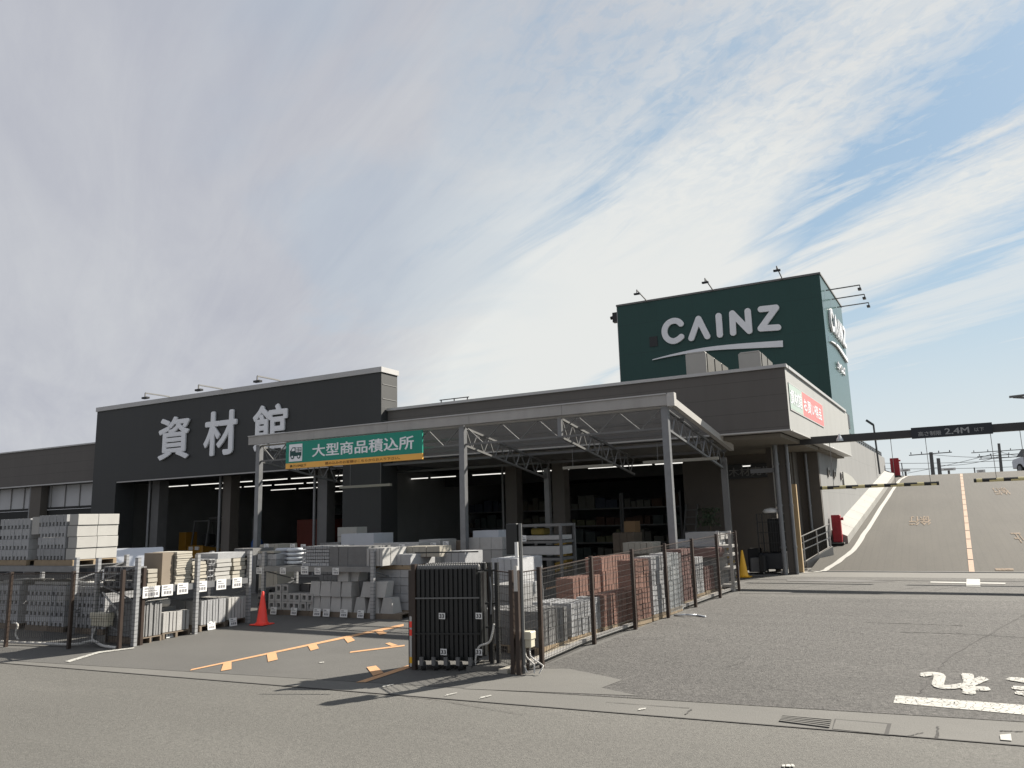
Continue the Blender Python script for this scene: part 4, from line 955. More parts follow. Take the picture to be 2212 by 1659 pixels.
# conduit from the gate drive
def cable(pts, r, label, name='cable_conduit', m='conduit'):
    P_ = [V(x) for x in pts]; Qs = []
    for i in range(len(P_)-1):
        a = P_[max(i-1, 0)]; b0 = P_[i]; c = P_[i+1]; e = P_[min(i+2, len(P_)-1)]
        for k in range(6):
            s = k/6; Qs.append(.5*((2*b0)+(c-a)*s+(2*a-5*b0+4*c-e)*s*s+(3*b0-a-3*c+e)*s**3))
    Qs.append(P_[-1]); b = MB(); b.path(Qs, r, 7); o = b.build(name, M[m], smooth=True); return tag(o, label, 'cable')
yc = 10.3
cable([PY(1067, 1348, yc), PY(1063, 1370, yc), PY(1056, 1388, yc), PY(1036, 1396, yc), PY(1029, 1415, yc), PY(1026, 1440, yc)], .016, 'pale bent conduit rising beside the folded gate on the right')
# junction boxes with cables
def jbox(px0, px1, py0, py1, Y, label):
    a = PY(px0, py1, Y); c = PY(px1, py0, Y); t = T('junction_box', ((a.x+c.x)/2, Y, a.z), label, 'junction box', 'junction boxes on the yard fences')
    b = MB(); b.box(a.x, Y, a.z, c.x, Y+.14, c.z); b.build('casing', M['beige'], t, bevel=.012)
    b = MB(); b.box(a.x-.012, Y-.02, c.z-.1, c.x+.012, Y+.15, c.z+.012); b.build('lid', M['beige'], t, bevel=.01)
    b = MB(); b.tube(((a.x+c.x)/2, Y+.19, gz(Y)), ((a.x+c.x)/2, Y+.19, c.z-.03), .022, 8); b.build('stand_post', M['fence'], t)
    return a, c
a, c = jbox(1106, 1146, 1367, 1398, 10.32, 'beige junction box on the right fence near the corner pole')
for k, x in enumerate((.25, .6, .85)):
    x = a.x+(c.x-a.x)*x; g = gz(10.3); cable([(x, 10.38, a.z), (x+.02, 10.36, a.z-.12), (x+.1+.05*k, 10.34, a.z-.22), (x+.12+.06*k, 10.3, g+.12), (x+.2, 10.25, g+.03)], .011, ['left', 'middle', 'right'][k]+' one of three pale cables hanging below the right junction box')
a, c = jbox(195, 232, 1326, 1352, 10.05, 'beige junction box in front of the left dark blocks')
cable([PY(240, 1305, 10.1), PY(232, 1318, 10.1), (c.x-.1, 10.1, c.z)], .02, 'thick pale hose entering the left junction box from above')
cable([PY(222, 1280, 10.1), PY(238, 1300, 10.1), PY(252, 1318, 10.15), PY(258, 1340, 10.2)], .02, 'pale hose looping down right of the left junction box')
cable([(a.x+.12, 10.1, a.z), PY(202, 1368, 10.05), PY(200, 1380, 10.0), PY(215, 1393, 9.95), PY(230, 1398, 9.9)], .018, 'pale hose from under the left junction box to the ground')
cable([G(0, 1386, .06), G(90, 1390, .05), G(160, 1392, .05), G(200, 1385, .1), G(222, 1395, .04), G(250, 1399, .03)], .028, 'pale pipe lying along the foot of the left mesh fence')
cable([PY(30, 1345, 10), PY(38, 1350, 10), PY(34, 1370, 10), PY(42, 1385, 10)], .02, 'short pale hose hanging behind the leftmost fence post')
lf = [G(-120, 1392), G(12, 1398), G(148, 1402), G(257, 1402), G(303, 1394)]
fence('left_mesh_fence'.replace('left_', 'yard_'), 'dark wire mesh fence in front of the notched block racks at the left', lf, 1.42)

# ================================================================ RACKS
def upright(x, y, z0, z1, par, dx=.0):
    b = MB(); b.box(x-.045, y-.035, z0, x+.045, y+.035, z1); o = b.build('upright', M['galv_slot'], par)
    return o
def rack(label, x0, x1, y0, y1, shelf, top, nx=None, along='x', group='storage racks in the yard', split=()):
    t = T('storage_rack', ((x0+x1)/2, (y0+y1)/2, gz(y0)), label, 'rack', group)
    pts = [(x0, y0), (x1, y0), (x0, y1), (x1, y1)] + [(x, y) for x, y in split]
    for x, y in pts: upright(x, y, gz(y), top, t)
    w = M['galv']
    for y in ((y0, y1) if along == 'x' else ()):
        b = MB(); b.box(x0+.05, y-.03, shelf-.13, x1-.05, y+.03, shelf-.01); b.build('beam', w, t)
    for x in ((x0, x1) if along == 'y' else ()):
        b = MB(); b.box(x-.03, y0+.05, shelf-.13, x+.03, y1-.05, shelf-.01); b.build('beam', w, t)
    b = MB(); b.box(x0+.04, y0+.04, shelf-.009, x1-.04, y1-.04, shelf); b.build('deck', M['galv_dull'], t)
    b = MB(); ends = [((x0, y0), (x0, y1)), ((x1, y0), (x1, y1))] if along == 'x' else [((x0, y0), (x1, y0)), ((x0, y1), (x1, y1))]
    for (ax, ay), (bx0, by0) in ends:
        zs = [gz(y0)+.15+i*(top-gz(y0)-.3)/4 for i in range(5)]
        b = MB()
        for i in range(4):
            u, v = ((ax, ay), (bx0, by0)) if i % 2 else ((bx0, by0), (ax, ay)); b.bar((u[0], u[1], zs[i]), (v[0], v[1], zs[i+1]), .025)
        b.build('bracing', w, t)
    return t
rack('galvanised rack behind the left mesh fence carrying the white block stack', -19.7, -16.5, 10.7, 11.9, 1.80, 1.98)
rack('galvanised rack facing right with cream boards on top, beside the orange lines', -14.9, -13.68, 10.12, 12.95, 1.42, 2.0, along='y', split=[(-13.65, 11.5), (-14.9, 11.5)])
rack('galvanised rack facing the camera between the red cone and the block stack', -14.3, -11.0, 14.0, 15.1, 1.60, 1.93)

# ================================================================ GOODS
rnd = random.Random(11)
PACKS = 'goods stacked in the yard'
def pallet(x0, x1, y0, y1, z, label, dark=False, hgt=.12):
    b = MB(); m = 'wood_dark' if dark else 'wood'
    n = 5
    for i in range(n): x = x0+(x1-x0)*i/n; b.box(x+.01, y0, z+hgt-.022, x+(x1-x0)/n-.01, y1, z+hgt)
    for f in (0., .46, .92): y = y0+(y1-y0)*f; b.box(x0, y, z+.018, x1, y+(y1-y0)*.08, z+hgt-.0225)
    for f in (0., .46, .92): y = y0+(y1-y0)*f; b.box(x0+.0, y-.002, z, x1, y+(y1-y0)*.08+.002, z+.0175)
    o = b.build('wooden_pallet', M[m]); return tag(o, label, 'pallet', 'wooden pallets')
def pack(name, label, x0, x1, y0, y1, z0, z1, nx, ny, nz, m, gap=.008, jit=.004, cat='stack', group=PACKS, strap=False, hole=None):
    t = T(name, ((x0+x1)/2, (y0+y1)/2, z0), label, cat, group)
    lay = 'board_layer' if ny == 1 and nx == 1 else 'layer'
    for k in range(nz):
        b = MB(); za = z0+(z1-z0)*k/nz; zb = z0+(z1-z0)*(k+1)/nz-gap; off = rnd.uniform(-jit, jit)*2
        for i in range(nx):
            for j in range(ny):
                if 0 < i < nx-1 and 0 < j < ny-1 and k < nz-1: continue
                j1 = rnd.uniform(-jit, jit); j2 = rnd.uniform(-jit, jit)
                b.box(x0+(x1-x0)*i/nx+gap/2+j1+off, y0+(y1-y0)*j/ny+gap/2+j2+off, za, x0+(x1-x0)*(i+1)/nx-gap/2+j1+off, y0+(y1-y0)*(j+1)/ny-gap/2+j2+off, zb+rnd.uniform(-jit, 0))
        o = b.build(lay, M[m], t)
        if hole:
            h = MB()
            for i in range(nx):
                xc = x0+(x1-x0)*(i+.5)/nx; h.box(xc-hole, y0-.012, (za+zb)/2-hole, xc+hole, y0+.02, (za+zb)/2+hole)
            for j in range(ny):
                yc_ = y0+(y1-y0)*(j+.5)/ny; h.box(x1-.02, yc_-hole, (za+zb)/2-hole, x1+.012, yc_+hole, (za+zb)/2+hole)
            h.build('hole_row', M['ink'], o)
    if strap:
        for f in (.3, .7):
            y = y0+(y1-y0)*f; b = MB(); b.box(x1+.004, y-.01, z0, x1+.008, y+.01, z1+.003); b.box(x0, y-.01, z1+.002, x1+.008, y+.01, z1+.005); b.build('strap', M['ink'], t)
    return t
def dims(v, u): return max(1, round(v/u))

# --- rack at the far left: big white lightweight blocks above, notched grey blocks below
alc0 = None
def slab(x0, x1, y0, y1, z0, z1, m, name, label, cat, group, loc=None, bevel=.006):
    b = MB(); b.box(x0, y0, z0, x1, y1, z1); o = b.build(name, M[m], bevel=bevel); return tag(o, label, cat, group)
zst = 1.80
pallet(-18.15, -16.72, 10.75, 11.8, zst, 'pale wooden pallet under the white block stack, topmost at the left')
pallet(-19.75, -18.45, 10.75, 11.8, zst, 'pale wooden pallet under the grey notched blocks at the left picture edge')
z = zst+.125; hs = (2.93-z)/4
lv = ['bottom', 'second', 'third', 'top']
for k in range(4):
    zz = z+hs*k
    for j, (ya, yb) in enumerate(((10.8, 11.28), (11.285, 11.8))):
        sh = (.03 if k % 2 else -.02)
        slab(-17.05+sh, -16.72+sh*.4, ya, yb, zz, zz+hs-.01, 'alc', 'aerated_concrete_block', f'{"front" if j == 0 else "rear"} white lightweight block in the {lv[k]} row of the corner stack', 'block', 'white lightweight blocks')
def notched(x0, x1, y0, y1, z0, z1, n, rows_, label, m='block'):
    t = T('notched_block_stack', ((x0+x1)/2, (y0+y1)/2, z0), label, 'block stack', 'stacks of notched grey blocks')
    for r in range(rows_):
        za = z0+(z1-z0)*r/rows_; zb = z0+(z1-z0)*(r+1)/rows_-.006
        b = MB(); w = (x1-x0)/n
        for i in range(n):
            xa = x0+w*i; dd = rnd.uniform(-.006, .006)
            b.box(xa+.004, y0+.1+dd, za, xa+w-.004, y1, zb); 
            b.box(xa+.004, y0+dd, za+(zb-za)*.34, xa+w-.004, y0+.098+dd, zb)
            b.box(xa+w*.52, y0+dd, za, xa+w-.004, y0+.098+dd, za+(zb-za)*.34)
        b.build('layer', M[m], t)
    return t
notched(-18.15, -17.12, 10.8, 11.8, z, 2.93, 8, 4, 'grey notched blocks on the rack left of the white corner blocks')
notched(-19.7, -18.5, 10.8, 11.8, z, 2.88, 8, 4, 'grey notched blocks on the rack cut by the left picture edge')
x_ = PY(65, 1140, 10.8)
b = MB(); b.box(-18.46, 10.82, 2.5, -18.18, 11.2, 2.9); t_ = b.build('wrapped_parcel', M['alc']); tag(t_, 'white wrapped parcel wedged between the two left notched block stacks', 'parcel')
g0 = gz(10.8)
for k, (pa, pb, yt, mm, nn_, lb) in enumerate(((-30, 38, 1262, 'block', 8, 'notched grey blocks under the rack at the left picture edge'), (55, 138, 1264, 'block', 9, 'notched grey blocks under the rack between the two left fence posts'), (150, 225, 1266, 'block', 8, 'notched grey blocks under the rack left of the junction box'))):
    xa, xb = PY(pa, 1330, 10.85).x, PY(pb, 1330, 10.85).x; zt = PY((pa+pb)/2, yt, 10.85).z
    pallet(xa, xb, 10.85, 11.85, g0, 'weathered pallet under '+lb.replace(' under the rack', ''), True)
    notched(xa, xb, 10.85, 11.85, g0+.125, zt, nn_, 4, lb, mm)
    b = MB(); b.box(xa+.1, 10.95, zt+.005, xb-.1, 11.7, zt+.07); o = b.build('cover_slab', M['alc']); tag(o, 'white slab lying on '+lb, 'slab', 'white cover slabs')
# dark wrapped pack behind the left fence, right of the junction box
xa, xb = PY(232, 1330, 10.3).x, PY(288, 1330, 10.3).x
pallet(xa, xb, 10.35, 11.3, gz(10.3), 'dark pallet under the smooth grey pack right of the left junction box', True)
pack('block_pack', 'smooth dark grey pack right of the left junction box behind the fence', xa, xb, 10.35, 11.3, gz(10.3)+.13, PY(260, 1318, 10.3).z, 2, 3, 1, 'block_dark', strap=False)
b = MB(); b.box(xa-.0, 10.5, PY(260, 1318, 10.3).z+.01, xb+.1, 11.1, PY(260, 1300, 10.3).z+.03); o = b.build('bag_stack', M['alc'], bevel=.05); tag(o, 'pale bag lying on the dark grey pack by the left rack post', 'bag')

# --- left depth-running rack, upper shelf goods. px ranges read on its right face
XF = -13.74
def ypx(px, py): return PX(px, py, XF).y
zs_ = 1.42
def L2u(pa, pb, yt, nz, m, label, name='board_stack', ny=1, dx=1.0, nx=1, gap=.012, hole=None, z0=zs_, X=XF, strap=False):
    ya, yb = PX(pa, 1240, X).y, PX(pb, 1240, X).y; zt = PX((pa+pb)/2, yt, X).z
    return pack(name, label, X-dx, X, ya+.01, yb-.01, z0, zt, nx, ny, nz, m, gap, .006, hole=hole, strap=strap)
L2u(318, 341, 1228, 4, 'cream', 'short pile of white boards on the left rack nearest the camera', dx=.45)
L2u(300, 318, 1222, 3, 'block_dark', 'grey block pile with round holes on the near end of the left rack', nx=6, ny=2, hole=.035, dx=1.1, name='holed_block_stack')
L2u(379, 414, 1191, 14, 'cream', 'tall cream board stack topping the left rack', gap=.004, dx=.75)
b = MB(); yy = PX(379, 1240, XF).y; b.box(XF-.62, yy-.28, zs_, XF-.06, yy-.02, PX(379, 1190, XF).z-.03); o = b.build('cardboard_box', mat('grey_brown_carton', (.2, .165, .125), .85, .08, 3)); tag(o, 'brown carton standing before the tall cream board stack on the left rack', 'box')
L2u(415, 447, 1212, 6, 'cream', 'cream boards with dark gaps right of the tall cream stack')
L2u(449, 464, 1206, 4, 'block', 'grey holed blocks on white blocks on the left rack', nx=5, ny=2, hole=.03, name='holed_block_stack')
L2u(465, 499, 1206, 5, 'alc', 'white slabs with dark gaps in the middle of the left rack top')
L2u(503, 531, 1204, 5, 'cream', 'cream slab pile near the far end of the left rack')
L2u(470, 531, 1192, 1, 'block', 'long grey slab on the far end piles of the left rack', z0=1.86, dx=.7)
def L2l(pa, pb, yt, yb, ny, nz, m, label, dx=1.0, name='plank_stack', gap=.018):
    X = -13.72; ya, yb_ = PX(pa, 1340, X).y, PX(pb, 1340, X).y; zt = PX((pa+pb)/2, yt, X).z; g = gz((ya+yb_)/2)
    pallet(X-dx, X, ya, yb_, g, 'pallet under '+label.replace('on the floor ', ''), m != 'cream')
    pack(name, label, X-dx, X, ya+.01, yb_-.01, g+.13, zt, 2, ny, nz, m, gap, .01)
L2l(303, 351, 1300, 1380, 8, 1, 'block_dark', 'upright grey planks with gaps on the floor of the left rack nearest the camera')
L2l(353, 412, 1318, 1375, 8, 1, 'block_pale', 'upright pale slabs on the floor of the left rack before its middle post')
L2l(432, 488, 1293, 1355, 9, 1, 'block', 'upright grey planks with gaps on the floor of the left rack past its middle post')
L2l(489, 531, 1288, 1350, 6, 1, 'block_pale', 'upright pale slabs on the floor at the far end of the left rack')

# --- middle rack
MY = 14.05; zm = 1.60
def Mr(pa, pb, yt, m, label, nx, nz, z0=zm, yb=None, name='block_pack', Y=MY, dy=.9, ny=3, gap=.008, hole=None, jit=.004, strap=False):
    ym = yt if yb is None else (yt+yb)/2
    xa, xb = PY(pa, ym, Y).x, PY(pb, ym, Y).x; zt = PY((pa+pb)/2, yt, Y).z
    if yb is not None: z0 = max(gz(Y)+.005, PY((pa+pb)/2, yb, Y).z)
    return pack(name, label, xa, xb, Y, Y+dy, z0, zt, nx, ny, nz, m, gap, jit, hole=hole, strap=strap)
Mr(556, 597, 1196, 'block', 'small ribbed grey pile at the left end of the middle rack top', 9, 2)
Mr(558, 592, 1190, 'cream', 'cream strip blocks lying on the small ribbed grey pile', 6, 1, z0=PY(575, 1195, MY).z)
Mr(653, 711, 1179, 'block', 'net pack of small grey cubes on the middle rack', 12, 6, gap=.012)
Mr(711, 791, 1180, 'block_dark', 'dark grey strapped pack on the middle rack beside the net pack of cubes', 4, 1)
Mr(792, 828, 1183, 'block_pale', 'thin white upright slabs at the right end of the middle rack top', 5, 1, gap=.014)
for k, (px, r) in enumerate(((612, .2), (640, .23))):
    c = PY(px, 1205, MY+.4); b = MB()
    for j in range(4): b.lathe((c.x, c.y, zm+.01+j*.1), [(r*.8, 0), (r, .02), (r, .07), (r*.8, .09)], 16)
    o = b.build('coiled_hose', M['hose' if k else 'white_box'], smooth=True); tag(o, ['white coil wrapped in film on the middle rack', 'bluish coil wrapped in film beside the net pack of cubes'][k], 'coil')
# hollow square blocks, each a block of its own
hb_ = MB(); s = .19; wl = .045
for (x0, z0, x1, z1) in ((0, 0, s, wl), (0, s-wl, s, s), (0, wl+.0005, wl, s-wl-.0005), (s-wl, wl+.0005, s, s-wl-.0005)): hb_.box(x0, 0, z0, x1, .38, z1)
hb_.box(wl, .33, wl, s-wl, .36, s-wl)
def hollow_mesh():
    v = []; o_ = [(0, 0), (s, 0), (s, s), (0, s)]; i_ = [(wl, wl), (s-wl, wl), (s-wl, s-wl), (wl, s-wl)]
    for y in (0, .38):
        for q in (o_, i_): v += [(a-s/2, y, c) for a, c in q]
    f = []
    for k in range(4):
        j = (k+1) % 4
        f += [(k, j, 4+j, 4+k), (8+j, 8+k, 12+k, 12+j), (k, 8+k, 8+j, j), (4+k, 4+j, 12+j, 12+k)]
    f.append((4, 5, 13-0, 12)) if 0 else None
    n = len(v); v += [(a-s/2, .33, c) for a, c in i_]; f.append((n, n+1, n+2, n+3))
    me = bpy.data.meshes.new('hollow_block'); me.from_pydata(v, [], f); me.update(); me.materials.append(M['block_pale']); return me
hm = hollow_mesh()
def inst(name, me, loc, label, cat, group, rz=0.):
    o = bpy.data.objects.new(name, me); COL.objects.link(o); o.location = loc; o.rotation_euler = (0, 0, rz); return tag(o, label, cat, group)
xb0 = PY(580, 1325, MY).x; g = gz(MY)+.12
pallet(xb0-.1, PY(668, 1325, MY).x, MY, MY+1., gz(MY), 'pallet under the hollow square blocks right of the red cone', True)
ord_ = ['first', 'second', 'third', 'fourth', 'fifth', 'sixth', 'seventh', 'eighth']
for r, cnt, st in ((0, 7, 0), (1, 7, 0), (2, 2, 1)):
    for i in range(cnt):
        inst('hollow_block', hm, (xb0+.1+(st+i)*.2+rnd.uniform(-.004, .004), MY+rnd.uniform(-.02, .02), g+r*.195), f'{ord_[i]} hollow square block from the left in the {["bottom", "middle", "top"][r]} row by the red cone', 'block', 'hollow square blocks', rnd.uniform(-.03, .03))
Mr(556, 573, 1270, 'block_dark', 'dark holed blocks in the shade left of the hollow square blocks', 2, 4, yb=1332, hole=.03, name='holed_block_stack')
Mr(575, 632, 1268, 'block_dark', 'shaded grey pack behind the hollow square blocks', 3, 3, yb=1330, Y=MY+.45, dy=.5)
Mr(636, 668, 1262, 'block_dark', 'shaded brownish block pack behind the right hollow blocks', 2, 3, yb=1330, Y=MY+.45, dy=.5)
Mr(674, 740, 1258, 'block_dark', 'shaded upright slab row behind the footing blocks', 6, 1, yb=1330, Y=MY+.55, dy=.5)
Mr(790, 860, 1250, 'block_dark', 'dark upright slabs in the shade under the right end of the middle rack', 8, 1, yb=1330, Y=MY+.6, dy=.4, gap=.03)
# tapered footing blocks
def footing(w0, w1, h, d):
    b = MB(); b.hexa([(-w0/2, 0, 0), (w0/2, 0, 0), (w0/2, d, 0), (-w0/2, d, 0)], [(-w1/2, .03, h), (w1/2, .03, h), (w1/2, d-.03, h), (-w1/2, d-.03, h)])
    me = bpy.data.meshes.new('footing_block'); me.from_pydata(b.v, [], b.f); me.materials.append(M['block_pale']); me.update(); return me
fm = footing(.30, .27, .33, .3); fm2 = footing(.34, .22, .33, .34); fm3 = footing(.22, .34, .34, .34)
x0 = PY(676, 1300, MY).x
pallet(x0-.1, PY(865, 1300, MY).x, MY, MY+.9, gz(MY), 'pallet under the tapered footing blocks', True)
for r in range(2):
    for i in range(4):
        inst('footing_block', fm, (x0+.05+i*.31, MY+rnd.uniform(-.02, .02), gz(MY)+.12+r*.335), f'{ord_[i]} squarish footing block from the left, {["bottom", "upper"][r]} row under the middle rack', 'footing block', 'concrete footing blocks', rnd.uniform(-.05, .05))
xf = x0+.05+4*.31
for i in range(3): inst('footing_block', fm2, (xf+.08+i*.37, MY, gz(MY)+.12), f'{ord_[i]} tapered footing block from the left, right half of the bottom row', 'footing block', 'concrete footing blocks')
for i in range(2): inst('footing_block', fm3 if i else fm2, (xf+.25+i*.38, MY+.02, gz(MY)+.12+.335), f'{["left", "right"][i]} tapered footing block lying on the right tapered ones', 'footing block', 'concrete footing blocks', .1*i)
inst('footing_block', fm, (x0+.05+3*.31-.1, MY, gz(MY)+.12+.67), 'single footing block standing on top of the squarish footing blocks', 'footing block', 'concrete footing blocks')
inst('footing_block', fm3, (x0+.05+2*.31+.45, MY+.1, gz(MY)+.12+.67), 'upside down tapered footing block in the top row beneath the rack beam', 'footing block', 'concrete footing blocks')

# --- strapped block packs right of the middle rack
PYY = 14.55; xa, xb = PY(803, 1260, PYY).x, PY(886, 1260, PYY).x; g = gz(PYY)
pallet(xa, xb, PYY, PYY+1., g, 'pallet under the tall grey brick pack left of the folded gate')
pack('brick_pack', 'tall pack of grey bricks on a pallet left of the folded gate', xa, xb, PYY, PYY+1., g+.125, PY(845, 1230, PYY).z, 4, 3, 5, 'block', .006, .004)
pallet(xa, xb, PYY, PYY+1., PY(845, 1230, PYY).z+.0, 'pale pallet between the two grey brick packs left of the folded gate', hgt=.09)
pack('brick_pack', 'flat pack of grey bricks on top of the tall brick pack', xa, xb, PYY, PYY+1., PY(845, 1230, PYY).z+.095, PY(845, 1197, PYY).z, 4, 3, 1, 'block', .006, .004)
pack('slab_pack', 'cream upright slabs on the grey brick packs left of the folded gate', PY(877, 1190, PYY+.4).x, PY(950, 1190, PYY+.4).x, PYY+.4, PYY+.9, PY(845, 1203, PYY+.4).z, PY(910, 1179, PYY+.4).z, 5, 1, 1, 'cream', .01)
# ---------------- goods on the floor farther in, seen over the near racks
def far(pa, pb, yt, Y, m, nx, nz, label, yb=None, dy=.8, name='goods_pack', gap=.01, ny=1, hole=None, g_=True):
    ym = 1190; xa, xb = PY(pa, ym, Y).x, PY(pb, ym, Y).x; zt = PY((pa+pb)/2, yt, Y).z; z0 = gz(Y) if yb is None else PY((pa+pb)/2, yb, Y).z
    if z0 <= gz(Y)+.2:
        z0 = gz(Y)
        pallet(xa, xb, Y, Y+dy, z0, 'pallet under '+label, True); z0 += .125
    return pack(name, label, xa, xb, Y, Y+dy, z0, zt, nx, ny, nz, m, gap, .004, hole=hole)
far(735, 806, 1152, 17.3, 'white_box', 1, 1, 'big white box standing above the middle rack under the canopy', yb=1182, dy=.9, name='white_crate')
far(728, 770, 1138, 18.6, 'alc', 1, 2, 'white framed display with orange bars behind the big white box', yb=1180, dy=.5, name='display_box')
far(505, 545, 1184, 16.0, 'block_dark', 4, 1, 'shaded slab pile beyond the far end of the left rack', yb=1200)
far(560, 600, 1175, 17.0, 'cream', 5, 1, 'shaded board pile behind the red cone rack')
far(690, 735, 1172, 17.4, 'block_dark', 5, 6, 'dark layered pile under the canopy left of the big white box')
far(806, 905, 1172, 16.9, 'block_pale', 3, 1, 'shaded pale packs under the canopy right of the big white box', dy=.6)
far(820, 868, 1186, 16.2, 'alc', 6, 2, 'white pack with dark gaps behind the tall grey brick pack')
far(905, 952, 1165, 17.6, 'block_pale', 1, 2, 'pale flat packs under the canopy beside its second post')
far(960, 1005, 1190, 15.2, 'block', 3, 1, 'bluish grey slab pile behind the folded gate')
far(1022, 1078, 1145, 17.8, 'white_box', 1, 2, 'white boxes piled right of the second canopy post', yb=1182)
far(1012, 1085, 1160, 17.6, 'block_pale', 3, 2, 'pale low pack under the white boxes by the second canopy post', yb=1215)
far(950, 1020, 1168, 18.4, 'wood_dark', 4, 3, 'shaded wooden pack behind the second canopy post')
far(1060, 1118, 1205, 13.6, 'block', 4, 2, 'grey slab pile behind the tall corner pole', yb=None, dy=1.1)
far(1058, 1118, 1262, 12.4, 'block_dark', 3, 3, 'low dark block pile between the folded gate and the corner pole', dy=.9)
# slab frame right of the corner pole
t = T('slab_rack', (PY(1168, 1180, 17).x, 17, gz(17)), 'steel frame holding two long pale slabs under the canopy', 'rack')
xa, xb = PY(1127, 1180, 17).x, PY(1212, 1180, 17).x
for x in (xa, xb):
    for y in (17, 17.8): b = MB(); b.box(x-.03, y-.03, gz(17), x+.03, y+.03, PY(1168, 1132, 17).z); b.build('upright', M['galv_dull'], t)
for yy in (1132, 1168, 1205):
    zz = PY(1168, yy, 17).z; b = MB(); b.box(xa, 16.98, zz-.06, xb, 17.82, zz); b.build('shelf', M['galv_dull'], t)
for yy0, yy1, lb in ((1180, 1198, 'lower'), (1157, 1166, 'upper')):
    b = MB(); b.box(xa+.04, 16.95, PY(1168, yy1, 17).z, xb-.02, 17.7, PY(1168, yy0, 17).z); o = b.build('long_slab', M['block_pale']); tag(o, f'{lb} long pale slab in the steel frame under the canopy', 'slab', 'long slabs')
xc = PY(1150, 1150, 17.2).x; b = MB()
for i in range(6): b.box(xc+i*.13, 17.1, PY(1168, 1167, 17).z, xc+.1+i*.13, 17.5, PY(1168, 1140+rnd.random()*8, 17).z)
for i in range(6): pass
b = MB(); b.box(xc, 17.1, PY(1168, 1156, 17).z, xc+.35, 17.5, PY(1168, 1141, 17).z); o = b.build('yellow_bag', mat('dull_yellow_bag', (.16, .12, .02), .8, .1, 5), bevel=.03); tag(o, 'dull yellow bag on the upper slab of the steel frame', 'bag')
far(1345, 1410, 1171, 19.0, 'cream', 5, 1, 'pale boxes above the red block piles', yb=1196, dy=.7, name='box_row')
far(1350, 1375, 1125, 24.6, 'cardboard', 1, 1, 'brown carton in the dark shop bay behind the red blocks', dy=.5, name='carton')
far(1325, 1372, 1150, 23.5, 'wood_dark', 3, 2, 'dark wooden goods in the shop bay left of the brown carton')

# ---------------- block piles along the right fence
def hollow3(L_=.38, wd=.094, h=.27, m='block'):
    v = []; f = []; n = 3; t = .028
    xs_ = [-L_/2]; cw = (L_-t*(n+1))/n
    for i in range(n): xs_ += [-L_/2+t+i*(cw+t), -L_/2+t+i*(cw+t)+cw]
    xs_.append(L_/2); ys_ = [-wd/2, -wd/2+.022, wd/2-.022, wd/2]; idx = {}
    for i, x in enumerate(xs_):
        for j, y in enumerate(ys_): idx[i, j] = len(v); v.append((x, y, h))
    for i in range(len(xs_)-1):
        for j in range(3):
            if j == 1 and i % 2 == 1:
                q = [idx[i, 1], idx[i+1, 1], idx[i+1, 2], idx[i, 2]]; k = len(v); v += [(v[a][0], v[a][1], h-.09) for a in q]
                for a in range(4): f.append((q[(a+1) % 4], q[a], k+a, k+(a+1) % 4))
                f.append((k, k+1, k+2, k+3))
            else: f.append((idx[i, j], idx[i+1, j], idx[i+1, j+1], idx[i, j+1]))
    c = [(-L_/2, -wd/2), (L_/2, -wd/2), (L_/2, wd/2), (-L_/2, wd/2)]; k = len(v); v += [(x, y, 0) for x, y in c]+[(x, y, h) for x, y in c]
    for a in range(4): b_ = (a+1) % 4; f.append((k+a, k+b_, k+4+b_, k+4+a))
    me = bpy.data.meshes.new('concrete_block'); me.from_pydata(v, [], f); me.update(); me.materials.append(M[m]); return me
hm_ = {m: hollow3(m=m) for m in ('block', 'block_dark', 'brick_red', 'brick_dark')}
def fplane(px, py, off):
    dv = V((FB.x-FA.x, FB.y-FA.y)).normalized(); nv = V((dv.y, -dv.x)); d = ray(px, py); o_ = V((FA.x, FA.y))-nv*off
    t = (nv.dot(o_)-nv.dot(V((CP.x, CP.y))))/nv.dot(V((d.x, d.y))); return CP + d*t
dv = V((FB.x-FA.x, FB.y-FA.y)).normalized(); fa_ = math.atan2(-dv.x, dv.y)
